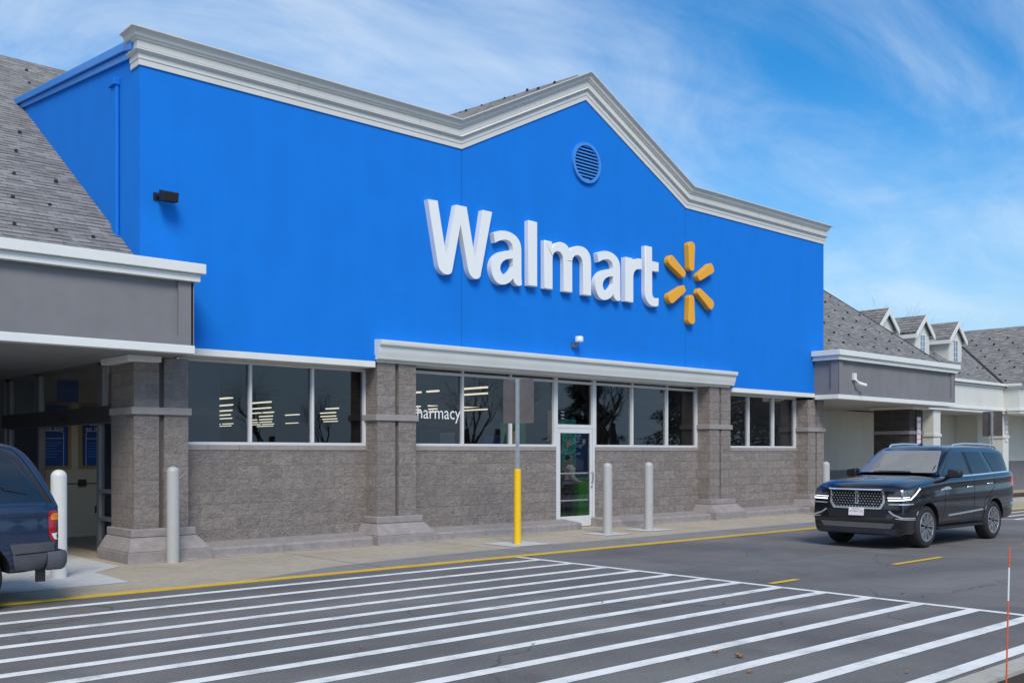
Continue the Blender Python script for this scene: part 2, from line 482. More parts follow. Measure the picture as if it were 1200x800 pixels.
M['navy'] = plain('navy_panel', (0.006, 0.04, 0.20), 0.6, var=0.05)
M['tan'] = plain('tan_panel', (0.48, 0.34, 0.16), 0.6, var=0.05)
M['green'] = plain('bright_green_panel', (0.03, 0.42, 0.02), 0.4, var=0.06)
M['lime'] = plain('lime_panel', (0.26, 0.42, 0.05), 0.5, var=0.06)
M['gpanel'] = plain('gray_panel', (0.28, 0.29, 0.30), 0.6, var=0.05)
M['dpanel'] = plain('dark_panel', (0.03, 0.03, 0.045), 0.6, var=0.1)
M['signwhite'] = plain('sign_white', (0.78, 0.78, 0.77), 0.4, var=0.03, bump=0.02)
M['red'] = plain('sign_red', (0.62, 0.03, 0.02), 0.45, var=0.05, bump=0.02)
M['orange'] = plain('marker_orange', (0.66, 0.11, 0.04), 0.45, var=0.06)
M['stakewhite'] = plain('marker_white', (0.72, 0.74, 0.76), 0.4, var=0.03)
M['leaf'] = plain('dry_leaf', (0.30, 0.15, 0.06), 0.8, var=0.35, vs=30, bump=0.2)
M['mulch'] = plain('mulch', (0.085, 0.05, 0.035), 0.95, var=0.5, vs=30, fs=150, bump=1.0, bd=0.03)
M['bark'] = plain('bark', (0.12, 0.105, 0.09), 0.9, var=0.3, vs=10, bump=0.5, bd=0.01)
M['needle'] = plain('evergreen_foliage', (0.035, 0.06, 0.04), 0.8, var=0.4, vs=2, bump=0.2)
M['skin'] = plain('skin', (0.42, 0.25, 0.18), 0.5, var=0.06)
M['jacket'] = plain('pale_jacket', (0.52, 0.50, 0.52), 0.8, var=0.1, vs=8, bump=0.3)
M['trouser'] = plain('navy_trousers', (0.012, 0.014, 0.03), 0.85, var=0.15, bump=0.2)
M['pack'] = plain('gray_backpack', (0.045, 0.05, 0.055), 0.8, var=0.15, bump=0.3)
M['hair'] = plain('dark_hair', (0.012, 0.010, 0.009), 0.5, var=0.2, bump=0.3)
M['shoe'] = plain('dark_shoe', (0.02, 0.02, 0.02), 0.6)
M['navpaint'] = carpaint('navigator_paint', (0.0015, 0.002, 0.005), 0.12)
M['bluepaint'] = carpaint('blue_paint', (0.005, 0.015, 0.046))
M['cladding'] = plain('gray_cladding', (0.075, 0.078, 0.088), 0.55, var=0.15, vs=6, bump=0.2)
M['chrome'] = plain('chrome', (0.80, 0.81, 0.83), 0.18, 0.75, var=0.03, bump=0)
M['silver'] = plain('rim_silver', (0.55, 0.56, 0.58), 0.25, 0.85, var=0.05, bump=0)
M['rimdark'] = plain('rim_dark', (0.02, 0.02, 0.022), 0.4, 0.3, var=0.1, bump=0)
M['rubber'] = plain('tyre_rubber', (0.018, 0.018, 0.019), 0.8, var=0.25, vs=8, bump=0.3)
def carglass(name, col, ior=1.55):
    t = NT(name); d = t.noise(t.obj(), 3, 4)
    t.set(col, t.ramp(d, 0.3, 0.7, 0.01, 0.04), 0, 0.5, ior=ior)
    return t.m
M['carglass'] = carglass('tinted_glass', (0.006, 0.007, 0.009), 1.7)
M['screen'] = carglass('windscreen_glass', (0.21, 0.205, 0.18), 1.75)
M['bluescreen'] = carglass('side_glass', (0.02, 0.024, 0.03), 1.75)
M['lampclear'] = plain('lamp_clear', (0.62, 0.64, 0.68), 0.12, 0.3, var=0.1, vs=12, bump=0)
M['drl'] = emit('daytime_lamp', (0.80, 0.84, 1.0), 1.6)
M['lampdark'] = carglass('lamp_housing', (0.03, 0.03, 0.034), 1.6)
M['taillamp'] = plain('red_lens', (0.33, 0.004, 0.012), 0.12, 0, var=0.15, vs=12, bump=0, coat=1.0)
M['taillit'] = plain('lit_red_lens', (0.62, 0.008, 0.02), 0.12, 0, var=0.1, vs=12, bump=0, coat=1.0)
M['taillit'].node_tree.nodes['Principled BSDF'].inputs['Emission Color'].default_value = (0.7, 0.01, 0.02, 1)
M['taillit'].node_tree.nodes['Principled BSDF'].inputs['Emission Strength'].default_value = 0.25
M['amberlens'] = plain('amber_lens', (0.75, 0.20, 0.01), 0.15, 0, var=0.15, vs=20, bump=0, coat=1.0)
M['cartblue'] = plain('cart_blue', (0.01, 0.10, 0.45), 0.45, var=0.1)
M['guard'] = plain('snow_guard_metal', (0.035, 0.033, 0.032), 0.5, 0.3, var=0.15, bump=0)
M['green2'] = plain('deep_green_panel', (0.05, 0.22, 0.05), 0.6, var=0.1)
M['dormpane'] = carglass('dormer_pane', (0.22, 0.28, 0.40), 1.45)
# ------------------------------------------------------------------ ground
mb = MB(); mb.sheet([(-400, -400, 0), (500, -400, 0), (500, 600, 0), (-400, 600, 0)])
struct(mb, 'ground', M['asphalt'])
KY = 13.15                         # kerb line
mb = MB(); mb.box(-60, 120, KY + 0.12, 40, -0.2, 0.015)
struct(mb, 'sidewalk', M['walk'])
mb = MB(); mb.box(-60, 27.5, KY, KY + 0.12, -0.2, 0.018); mb.box(27.5, 120, KY, KY + 0.12, -0.2, 0.018)
struct(mb, 'kerb', M['yline'])
# repaired grey strip along the kerb, pale slab at the entrance, pads round the posts
mb = MB()
mb.sheet([(6.9, 13.272, .019), (26.5, 13.272, .019), (26.5, 14.25, .019), (13.4, 14.33, .019), (10.2, 14.15, .019), (8.6, 13.9, .019)])
struct(mb, 'sidewalk_patch', M['walkgray'])
mb = MB()
mb.sheet([(-8, 13.85, .019), (5.5, 14.2, .019), (5.55, 15.7, .019), (6.15, 16.3, .019), (6.2, 24.3, .019), (-8, 24.3, .019)])
struct(mb, 'entrance_slab', M['newconc'])
mb = MB()
for (x, y, s) in ((16.82, 15.36, .42), (18.47, 15.54, .45), (13.6, 14.87, .5)):
    mb.sheet([(x - s, y - s * .9, .023), (x + s * 1.05, y - s, .023), (x + s, y + s * .9, .023), (x - s, y + s, .023)])
struct(mb, 'post_pads', M['newconc'])
# joints in the pavement
mb = MB()
for x in (-5, -1.5, 2, 9.2, 12.6, 15.7, 19.6, 22.9, 26, 29.5, 33, 36.5, 40, 44, 48):
    mb.sheet([(x, KY + .12, .0235), (x + .012, KY + .12, .0235), (x + .02, 16.5, .0235), (x + .008, 16.5, .0235)])
struct(mb, 'pavement_joints', plain('joint', (0.10, 0.09, 0.08), 0.9))

# painted crossing
ys = [12.53, 11.76, 10.99, 10.32, 9.64, 9.0, 8.42, 7.75, 7.08, 6.43, 5.76, 5.09, 4.43, 3.77, 3.11, 2.45, 1.8, 1.1]
mb = MB()
for y in ys:
    mb.sheet([(-7.9, y - .08, .004), (11.94, y - .08, .004), (11.94, y + .08, .004), (-7.9, y + .08, .004)])
mb.sheet([(11.94, .6, .004), (12.06, .6, .004), (12.06, KY - .03, .004), (11.94, KY - .03, .004)])
mb.sheet([(-8.02, .6, .004), (-7.9, .6, .004), (-7.9, KY - .03, .004), (-8.02, KY - .03, .004)])
struct(mb, 'crosswalk', M['wline'])
mb = MB()
for k in range(14):
    y = 12.55 - k * .67
    mb.sheet([(29.0, y - .08, .004), (38, y - .08, .004), (38, y + .08, .004), (29.0, y + .08, .004)])
mb.sheet([(28.88, 3, .004), (29, 3, .004), (29, KY - .03, .004), (28.88, KY - .03, .004)])
struct(mb, 'far_crosswalk', M['wline'])
mb = MB()
for x0, x1 in ((12.2, 12.9), (15.8, 17.55), (21.25, 23.0), (26.3, 28.0)):
    mb.sheet([(x0, 7.98, .0085), (x1, 7.98, .0085), (x1, 8.09, .0085), (x0, 8.09, .0085)])
struct(mb, 'lane_dashes', M['yline'])

# kerbed island at the right bottom corner
def island():
    pts = [(8.33 + .0, 3.45)]
    outer = []
    r = .7
    for k in range(7):
        a = PI - k * PI / 2 / 6
        outer.append((7.3 + r * math.cos(a), 2.70 + r * math.sin(a)))
    outer = [(6.6, -6)] + outer + [(40, 3.40), (40, -6)]
    inner = []
    r = .5
    for k in range(7):
        a = PI - k * PI / 2 / 6
        inner.append((7.3 + r * math.cos(a), 2.70 + r * math.sin(a)))
    inner = [(6.8, -6)] + inner + [(40, 3.20), (40, -6)]
    n = len(outer)
    mb = MB()
    for i in range(n - 2):
        a, b, c, d = outer[i], outer[i + 1], inner[i + 1], inner[i]
        mb.prism([(a[0], a[1], -.1), (b[0], b[1], -.1), (c[0], c[1], -.1), (d[0], d[1], -.1)], (0, 0, .22))
    struct(mb, 'island_kerb', M['kerbconc'])
    m2 = MB(); m2.xy([(p[0], p[1]) for p in inner], -.1, .09)
    struct(m2, 'planting_bed', M['mulch'])
island()

# ------------------------------------------------------------------ store building
FY = 16.85; WY = 17.28
B = thing('store_building', (17.6, 16.85, 0), 'large blue stucco superstore building with grey block base and pale gabled cornice', 'store')

def blue_front():
    mb = MB(); zt = 8.95; g = .006; a, b = 13.76, 21.55
    mb.xz([(6.7, 3.70), (a - g, 3.70), (a - g, zt), (6.7, zt)], FY, FY + .06)
    mb.xz([(a + g, 3.70), (b - g, 3.70), (b - g, zt), (17.65, 10.93), (a + g, zt)], FY, FY + .06)
    mb.xz([(b + g, 3.70), (28.56, 3.70), (28.56, zt), (b + g, zt)], FY, FY + .06)
    mb.xz([(6.7, 3.70), (28.56, 3.70), (28.56, zt), (21.55, zt), (17.65, 10.93), (13.75, zt), (6.7, zt)], FY + .06, FY + .2)
    mb.box(7.2, 11.49, FY - .03, FY, 3.702, 3.84); mb.box(23.62, 28.0, FY - .03, FY, 3.702, 3.84)
    return mb.build('front_wall', M['blue'], B)
blue_front()
for x0, x1 in ((6.7, 6.9), (28.36, 28.56)):
    mb = MB(); mb.yz([(FY + .2, 4.0), (FY + .2, 8.9), (24.2, 9.62), (26.2, 9.7), (26.2, 4.0)], x0, x1)
    mb.build('side_wall', M['blue'], B)
# slanted metal coping on both side parapets
for x0, x1, nm in ((6.60, 6.98, 'coping'), (28.28, 28.66, 'coping')):
    mb = MB()
    mb.yz([(FY + .12, 8.72), (FY + .12, 9.02), (FY + .5, 8.96), (24.3, 9.70), (24.3, 9.56), (FY + .5, 8.80)], x0, x1)
    mb.yz([(FY + .3, 8.64), (FY + .3, 8.78), (24.3, 9.555), (24.3, 9.46)], x0 + .05, x1 - .05)
    mb.build(nm, M['bluetrim'], B, bevel=.012)

def sweep_front(path, profile, close_ends=True):
    """profile (d out, h up) swept along a path of (x, z) on the facade; returns turned round the corners"""
    n = len(path); rings = []
    dirs = [Vector((path[i + 1][0] - path[i][0], path[i + 1][1] - path[i][1])).normalized() for i in range(n - 1)]
    def norm(d): return Vector((-d.y, d.x))
    for i, (x, z) in enumerate(path):
        if i == 0: m = norm(dirs[0]); ex = -1
        elif i == n - 1: m = norm(dirs[-1]); ex = 1
        else:
            a, b = norm(dirs[i - 1]), norm(dirs[i]); m = (a + b); m = m / m.dot(a); ex = 0
        rings.append([(x + m.x * h + ex * d, FY - d, z + m.y * h) for d, h in profile])
        if ex and i == 0: rings.insert(0, [(x - d, FY + .35, z + h) for d, h in profile])
        if ex and i == n - 1: rings.append([(x + d, FY + .35, z + h) for d, h in profile])
    k = len(profile); mb = MB(); vs = [p for r in rings for p in r]; fs = []
    for i in range(len(rings) - 1):
        for j in range(k - 1): fs.append((i * k + j, (i + 1) * k + j, (i + 1) * k + j + 1, i * k + j + 1))
    fs.append(list(range(k))); fs.append([(len(rings) - 1) * k + j for j in range(k)][::-1])
    mb.add(vs, fs); return mb
prof = [(0.0, 0), (.03, 0), (.03, .125), (.045, .13), (.045, .245)]
prof += [(.06 + .06 * math.sin(PI * k / 6), .25 + .085 * k / 6) for k in range(7)]
prof += [(.075, .345), (.075, .485), (.10, .49), (.115, .505), (.115, .53)]
prof += [(.115 + .045 * math.sin(PI / 2 * k / 4), .53 + .045 * (1 - math.cos(PI / 2 * k / 4))) for k in range(1, 5)]
prof += [(.165, .60)] + [(.165 + .075 * (1 - math.cos(PI / 2 * k / 4)), .60 + .065 * math.sin(PI / 2 * k / 4)) for k in range(1, 5)]
prof += [(.255, .675), (.255, .70), (-.22, .70)]
prof = [(d * .86 if d > 0 else d, h * .825) for d, h in prof]
cpath = [(6.7, 8.45), (13.75, 8.45), (17.65, 10.44), (21.55, 8.45), (28.56, 8.45)]
sweep_front(cpath, prof).build('cornice', M['cornice'], B, smooth=30)
# thin butt joints of the cornice lengths
for x in (9.72, 12.6, 24.9, 27.2):
    mb = MB(); mb.box(x, x + .005, FY - .068, FY - .02, 8.74, 8.845)
    mb.build('cornice_joint', M['alugray'], B)

# small moulded canopy cornice over the middle windows
pc = [(0, 3.74), (.10, 3.74), (.12, 3.76), (.13, 3.80)]
pc += [(.13 + .05 * math.sin(PI / 2 * k / 5) , 3.80 + .20 * k / 5) for k in range(1, 6)]
pc += [(.20, 4.02), (.235, 4.03), (.245, 4.05), (.245, 4.13), (0, 4.15)]
mb = MB(); mb.prism([(11.49, FY - d, z) for d, z in pc], (12.13, 0, 0))
mb.box(11.53, 23.58, FY - .004, WY, 3.692, 3.738)
mb.build('canopy_cornice', M['white'], B, smooth=30)
for x0, x1 in ((7.28, 11.48), (23.63, 28.0)):
    mb = MB(); mb.box(x0, x1, FY - .05, WY, 3.575, 3.699)
    mb.build('trim_band', M['white'], B, bevel=.008)

# block wall under the windows, sill course
for x0, x1 in ((7.5, 11.62), (12.5, 17.06), (18.44, 22.7), (23.55, 27.7)):
    mb = MB(); mb.box(x0, x1, WY - .02, WY + .25, 0, 1.90)
    mb.build('block_wall', M['block'], B)
for x0, x1 in ((7.5, 11.62), (12.5, 17.06), (18.44, 22.7), (23.55, 27.7)):
    mb = MB(); x = x0
    while x < x1 - .05:
        xe = min(x + .62, x1); mb.box(x, xe - .006, WY - .035, WY + .25, 1.903, 2.0); x = xe
    mb.build('sill_course', M['blockband'], B, bevel=.008)
for x0, x1 in ((7.8, 11.36), (12.76, 17.3), (18.3, 22.42), (23.78, 27.45)):
    mb = MB(); x = x0
    while x < x1 - .1:
        xe = min(x + 1.52, x1)
        mb.yz([(16.62, 0), (16.62, .15), (16.65, .18), (WY - .02, .24), (WY - .02, 0)], x, xe - .006); x = xe
    mb.build('base_kerb', M['basekerb'], B, bevel=.012)
mb = MB()
for x0, x1 in ((6.3, 17.3), (18.3, 28.6)):
    x = x0
    while x < x1:
        w = random.uniform(.25, .9)
        d = random.uniform(.015, .05)
        y = 16.62 if not (6.3 < x + w / 2 < 7.85 or 11.3 < x + w / 2 < 12.8 or 22.4 < x + w / 2 < 23.85) else 16.42
        if random.random() < .85:
            mb.sheet([(x, y - d, .0225), (x + w, y - random.uniform(.015, .05), .0225), (x + w, y + .02, .0225), (x, y + .02, .0225)])
        x += w * .98
struct(mb, 'sealant_line', M['wline'])

def pilaster(x0, x1, y1, z1, mblock='block', plinth=True, band=True, fy=FY):
    mb = MB(); g0 = x0 + (x1 - x0) * .455; g1 = g0 + .09
    zb = .54 if plinth else .0
    mb.box(x0, g0, fy, y1, zb, z1); mb.box(g1, x1, fy, y1, zb, z1)
    o = mb.build('pilaster', M[mblock], B)
    m = MB(); m.box(g0, g1, fy + .07, y1 - .02, zb, z1); m.build('groove', M['groove'], o)
    if band:
        m = MB(); m.box(x0 - .05, x1 + .05, fy - .04, y1 - .01, 2.51, 2.635)
        m.build('band', M['blockband'], o, bevel=.01)
    if plinth:
        m = MB(); e = .26
        m.box(x0 - e, x1 + e, fy - .42, y1, 0, .20)
        m.add([(x0 - e + .02, fy - .40, .203), (x1 + e - .02, fy - .40, .203), (x1 + e - .02, y1, .203), (x0 - e + .02, y1, .203),
               (x0 - .10, fy - .14, .42), (x1 + .10, fy - .14, .42), (x1 + .10, y1, .42), (x0 - .10, y1, .42)],
              [(0, 3, 2, 1), (4, 5, 6, 7), (0, 1, 5, 4), (1, 2, 6, 5), (2, 3, 7, 6), (3, 0, 4, 7)])
        m.box(x0 - .09, x1 + .09, fy - .12, y1, .423, .56)
        m.build('plinth', M['basekerb'], o, bevel=.015)
    return o
pilaster(6.60, 7.56, 17.86, 3.50)
pilaster(11.56, 12.53, WY + .1, 3.738)
pilaster(22.64, 23.60, WY + .1, 3.738)
pilaster(27.66, 28.58, WY + .1, 3.50)
pilaster(34.3, 35.3, 18.2, 3.49, 'shadedpier')
pilaster(-.05, .95, 17.86, 3.50)

def window(x0, x1, zt, mull, transom=None, door=None):
    """anodised frame as the part, each pane a sub-part"""
    mb = MB(); y0, y1 = WY - .005, WY + .11; f = .055; z0 = 2.0
    xs = [x0] + mull + [x1]
    mb.box(x0, x1, y0, y1, z0 + .001, z0 + f); mb.box(x0, x1, y0, y1, zt - f, zt)
    for i, x in enumerate(xs):
        a = x if i == 0 else (x - f if i == len(xs) - 1 else x - f / 2)
        mb.box(a, a + f, y0 - .004, y1 + .004, z0 + f + .001, zt - f - .001)
    if transom:
        for a, b in zip(xs, xs[1:]):
            mb.box(a + f / 2 + .002 if a != x0 else a + f, b - f / 2 - .002 if b != x1 else b - f, y0, y1, transom - .028, transom + .028)
    o = mb.build('window', M['alu'], B, bevel=.004)
    for a, b in zip(xs, xs[1:]):
        zs = [z0 + f, zt - f] if not transom else [z0 + f, transom - .028, transom + .028, zt - f]
        for k in range(0, len(zs), 2):
            m = MB(); m.box(a + .02, b - .02, WY + .06, WY + .066, zs[k] - .015, zs[k + 1] + .015)
            m.build('pane', M['glass'], o)
    return o
window(7.58, 11.57, 3.572, [8.98, 10.32])
window(12.54, 17.06, 3.735, [14.15, 15.6], 3.59)
window(18.44, 22.64, 3.735, [19.89, 21.32], 3.59)
window(23.62, 27.66, 3.572, [25.12, 26.42])
# door bay
def door():
    y0, y1 = WY - .005, WY + .11
    mb = MB()
    mb.box(17.06, 17.13, y0 - .003, y1, 0.015, 3.735); mb.box(18.37, 18.44, y0 - .003, y1, 0.015, 3.735)
    mb.box(17.132, 18.368, y0, y1, 2.46, 2.55); mb.box(17.132, 18.368, y0, y1, 3.56, 3.62); mb.box(17.132, 18.368, y0, y1, 3.68, 3.735)
    o = mb.build('door_frame', M['alu'], B, bevel=.004)
    for z0, z1 in ((2.55, 3.56), (3.62, 3.68)):
        m = MB(); m.box(17.1, 18.4, WY + .06, WY + .066, z0 - .01, z1 + .01); m.build('pane', M['glass'], o)
    mb = MB(); a, b = 17.137, 18.363; yl0, yl1 = WY + .0, WY + .05
    mb.box(a, a + .085, yl0, yl1, .03, 2.455); mb.box(b - .085, b, yl0, yl1, .03, 2.455)
    mb.box(a + .085, b - .085, yl0, yl1, 2.34, 2.455); mb.box(a + .085, b - .085, yl0, yl1, .03, .29)
    d = mb.build('door', M['alu'], B, bevel=.004)
    m = MB(); m.box(a + .07, b - .07, WY + .02, WY + .026, .27, 2.36); m.build('pane', M['doorglass'], d)
    for z in (1.33, .66):
        m = MB(); m.box(a + .086, b - .086, WY + .07, WY + .10, z, z + .036); m.build('push_bar', M['alu'], d)
    m = MB(); m.tube([(b - .04, WY - .0, 1.36), (b - .04, WY - .06, 1.36), (b - .04, WY - .06, 1.12), (b - .04, WY, 1.12)], .012, 8)
    m.lathe([(0, -.02), (.022, -.02), (.022, 0), (0, 0)], (b - .04, WY, 1.0), 'y', 12)
    m.build('handle', M['alugray'], d)
    # small house-number decal on the transom pane
    text_mb('151', .16, lambda x, y, h: (17.36 - y, WY + .055, 2.78 + x)).build('number_decal', M['gpanel'], o)
door()

# round louvred gable vent
def vent():
    cx, cz, r = 17.65, 8.90, .49
    mb = MB(); mb.lathe([(r - .07, 0), (r - .07, -.07), (r, -.07), (r, 0)], (cx, FY, cz), 'y', 48)
    o = mb.build('vent', M['ltblue'], B, smooth=30)
    m = MB(); m.lathe([(0, -.004), (r - .06, -.004), (r - .06, -.002), (0, -.002)], (cx, FY, cz), 'y', 48)
    m.build('vent_back', M['navy'], o)
    m = MB(); k = 11
    for i in range(k):
        z = cz - .40 + .80 * i / (k - 1)
        hw = math.sqrt(max(0, (r - .075) ** 2 - (z - cz) ** 2))
        if hw > .05:
            m.yz([(FY - .012, z + .03), (FY - .055, z - .022), (FY - .060, z - .014), (FY - .017, z + .038)], cx - hw, cx + hw)
    m.build('louvres', M['ltblue'], o)
vent()

# downspout on the left return
mb = MB(); mb.box(6.63, 6.69, 17.74, 17.99, 4.0, 8.36)
o = mb.build('downspout', M['blue'], B, bevel=.02)
m = MB(); m.box(6.585, 6.70, 17.72, 18.01, 8.34, 8.47); m.build('downspout_head', M['blue'], o, bevel=.015)

# ------------------------------------------------------------------ porticoes
def fascia(x0, x1):
    mb = MB(); y = 16.0; z0, z1 = 3.65, 4.80
    mb.box(x0 + .05, x1 - .05, y + .05, y + .25, z0, z1)
    mb.box(x0 + .05, x0 + .25, y + .25, 17.0, z0, z1); mb.box(x1 - .25, x1 - .05, y + .25, 17.0, z0, z1)
    # raised border: bottom rail and end stiles
    mb.box(x0 + .27, x1 - .27, y, y + .05, z0, z0 + .15)
    mb.box(x0 + .02, x0 + .27, y, y + .05, z0, z1); mb.box(x1 - .27, x1 - .02, y, y + .05, z0, z1)
    mb.box(x0, x0 + .05, y + .0, y + .25, z0, z1); mb.box(x0, x0 + .05, y + .25, 17.0, z0, z0 + .15)
    mb.box(x1 - .05, x1, y + .0, y + .25, z0, z1); mb.box(x1 - .05, x1, y + .25, 17.0, z0, z0 + .15)
    o = mb.build('fascia', M['gray'], B)
    m = MB()
    m.box(x0 - .08, x1 + .08, y - .08, 16.45, 4.71, 4.84); m.box(x0 - .15, x1 + .15, y - .15, 16.45, 4.843, 5.01)
    m.box(x0 - .08, x0 + .3, 16.45, 16.84, 4.71, 4.84); m.box(x0 - .15, x0 + .3, 16.45, 16.84, 4.843, 5.01)
    m.box(x1 - .3, x1 + .08, 16.45, 16.84, 4.71, 4.84); m.box(x1 - .3, x1 + .15, 16.45, 16.84, 4.843, 5.01)
    m.build('fascia_cap', M['white'], o, bevel=.01)
    m = MB(); m.box(x0 - .012, x1 + .012, y - .012, y + .2, 3.512, 3.648)
    m.box(x0 - .012, x0 + .2, y + .2, 16.79, 3.512, 3.648); m.box(x1 - .2, x1 + .012, y + .2, 16.79, 3.512, 3.648)
    m.build('fascia_band', M['white'], o, bevel=.008)
    return o
fl = fascia(-.72, 7.28)
fr = fascia(27.96, 36.02)
# flashing scrap where the roof meets the blue return
mb = MB(); mb.box(6.99, 7.35, 16.55, 17.0, 5.02, 5.045); mb.build('flashing', M['alu'], B)
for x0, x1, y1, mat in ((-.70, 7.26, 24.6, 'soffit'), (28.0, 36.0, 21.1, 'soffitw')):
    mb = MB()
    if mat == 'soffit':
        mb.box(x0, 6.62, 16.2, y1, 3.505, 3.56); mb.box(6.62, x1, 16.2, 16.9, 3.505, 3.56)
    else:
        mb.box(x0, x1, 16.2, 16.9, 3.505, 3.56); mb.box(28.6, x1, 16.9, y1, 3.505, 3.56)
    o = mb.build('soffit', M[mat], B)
mb = MB(); mb.box(6.42, 7.0, 16.66, 17.9, 3.40, 3.50); mb.build('pier_cap_trim', M['white'], B, bevel=.008)
mb = MB(); mb.box(34.2, 35.4, 16.66, 18.3, 3.40, 3.50); mb.build('pier_cap_trim', M['white'], B, bevel=.008)
mb = MB()
mb.box(28.56, 46, 21.1, 21.3, 1.15, 3.56)
mb.build('recess_wall', M['beige'], B)
mb = MB(); mb.box(28.56, 46, 21.07, 21.3, 0.016, 1.147); mb.build('recess_wall_base', M['gray'], B)
mb = MB(); mb.box(28.46, 28.57, WY + .1, 21.07, 0.016, 3.56); mb.build('recess_side_wall', M['beige'], B)
for x, y in ((30.4, 18.3), (31.2, 19.7)):
    mb = MB(); mb.lathe([(0, -.015), (.14, -.015), (.16, 0), (0, 0)], (x, y, 3.504), 'z', 20)
    mb.build('recessed_light', M['white'], B)

# entrance storefront in the left recess
def entrance():
    X0, X1 = 6.62, 6.74
    mb = MB()
    def post(y0, y1, z0=.016, z1=3.50): mb.box(X0, X1, y0, y1, z0, z1)
    post(17.87, 17.95); post(18.36, 18.58, 2.70); post(18.53, 18.66, .016, 2.38); post(21.95, 22.24, 2.70); post(21.93, 22.06, .016, 2.38)
    post(23.98, 24.30, 2.70); post(24.02, 24.2, .016, 2.38)
    mb.box(X0 - .05, X1 + .03, 17.87, 24.4, 2.385, 2.695)
    mb.box(X0, X1, 17.95, 24.4, 3.44, 3.50)
    for z in (1.13, .63, .10): mb.box(X0 - .02, X1, 17.87, 18.53, z, z + .07 if z > .2 else z + .16)
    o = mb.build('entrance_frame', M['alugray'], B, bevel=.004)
    m = MB(); m.box(X0 - .055, X0 - .05, 17.86, 24.4, 2.39, 2.69); m.build('door_header', M['darkframe'], o)
    m = MB(); m.box(X0 - .10, X0 - .055, 20.05, 20.35, 2.47, 2.55); m.build('motion_sensor', M['black'], o)
    for y0, y1, z0, z1 in ((17.95, 18.36, 2.70, 3.44), (18.58, 21.95, 2.70, 3.44), (22.24, 23.98, 2.70, 3.44)):
        m = MB(); m.box(X0 + .05, X0 + .056, y0 - .01, y1 + .01, z0, z1); m.build('pane', M['doorglass'], o)
    for y0, y1 in ((17.9, 18.54), (22.05, 24.05)):
        m = MB(); m.box(X0 + .05, X0 + .056, y0, y1, .03, 2.38); m.build('pane', M['darkglass'], o)
    m = MB()
    m.box(6.8, 8.4, 22.6, 22.75, 1.42, 4.0); m.box(6.8, 8.4, 22.58, 22.75, .016, .27); m.box(6.8, 8.4, 22.6, 22.75, .272, 1.418)
    m.box(8.40, 8.45, WY + .3, 22.75, .016, 4.0); m.box(6.8, 8.4, 17.9, 22.6, 3.6, 3.7)
    m.build('vestibule_wall', M['beige'], B)
    m = MB(); m.box(7.57, 8.475, WY + .25, WY + .29, .02, 4.55); m.box(8.453, 8.475, WY + .29, 22.75, .02, 4.55); m.box(8.3, 8.475, 22.753, 22.775, .02, 4.55); m.build('added_backing', M['dpanel'], B)  # added dark sheets, keep the lit vestibule out of the left window
    m = MB(); m.tube([(7.25, 22.585, 1.18), (8.4, 22.585, 1.18)], .012, 6)
    m.box(7.62, 7.78, 22.53, 22.6, 1.12, 1.27); m.box(7.98, 8.06, 22.585, 22.6, .52, .68)
    m.build('conduit', M['dpanel'], B)
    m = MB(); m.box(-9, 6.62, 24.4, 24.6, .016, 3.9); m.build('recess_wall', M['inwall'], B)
    m = MB(); m.box(6.75, 9.0, 17.5, 24, .0165, .022); m.build('vestibule_floor', M['floor'], B)
entrance()

# ------------------------------------------------------------------ roofs
def zr(y): return 5.307 + .663 * (y - 17.18)
ridge_y = 26.8
mb = MB()
zt_ = zr(ridge_y)
for x0, x1, y0, ex in ((-9, 6.72, 16.5, 0), (6.72, 28.54, 17.06, 0), (28.54, 37.15, 16.5, .75)):
    mb.prism([(x0, y0, zr(y0)), (x1, y0, zr(y0)), (x1 + ex, ridge_y, zt_), (x0, ridge_y, zt_)], (0, 0, -.14))
    mb.prism([(x0, ridge_y, zt_), (x1 + ex, ridge_y, zt_), (x1 + ex, 38, zt_ - .663 * (38 - ridge_y)), (x0, 38, zt_ - .663 * (38 - ridge_y))], (0, 0, -.14))
roof = mb.build('roof', M['shingle'], B)
# gable walls closing the roof ends
for x in (-8.7, 36.85):
    mb = MB(); mb.yz([(17.3, 4.6), (17.3, zr(17.3) - .18), (ridge_y, zr(ridge_y) - .18), (37.7, 4.6)], x, x + .2)
    mb.build('gable_end_wall', M['cream'], B)
mb = MB(); mb.prism([(37.16, 16.9, zr(16.9) - .16), (37.90, ridge_y, zr(ridge_y) - .16), (37.90, ridge_y, zr(ridge_y) + .03), (37.16, 16.9, zr(16.9) + .03)], (.04, 0, 0))
mb.build('rake_flashing', M['darkframe'], B)
mb = MB()
zp = 11.46
za, zb_ = 11.13, 11.42
mb.prism([(17.65, FY + .25, za), (17.65, 22.3, zb_), (13.7, 22.3, zb_ - 3.95 * .64), (13.7, FY + .25, za - 3.95 * .64)], (0, 0, -.08))
mb.prism([(17.65, FY + .25, za), (21.6, FY + .25, za - 3.95 * .64), (21.6, 22.3, zb_ - 3.95 * .64), (17.65, 22.3, zb_)], (0, 0, -.08))
mb.prism([(13.8, 22.2, 8.9), (21.5, 22.2, 8.9), (17.65, 22.2, zp - .1)], (0, .08, 0))
groof = mb.build('gable_roof', M['shingle'], B)
mb = MB(); mb.box(6.9, 28.36, FY + .2, 26, 8.3, 8.4); mb.build('flat_roof', M['gpanel'], B)

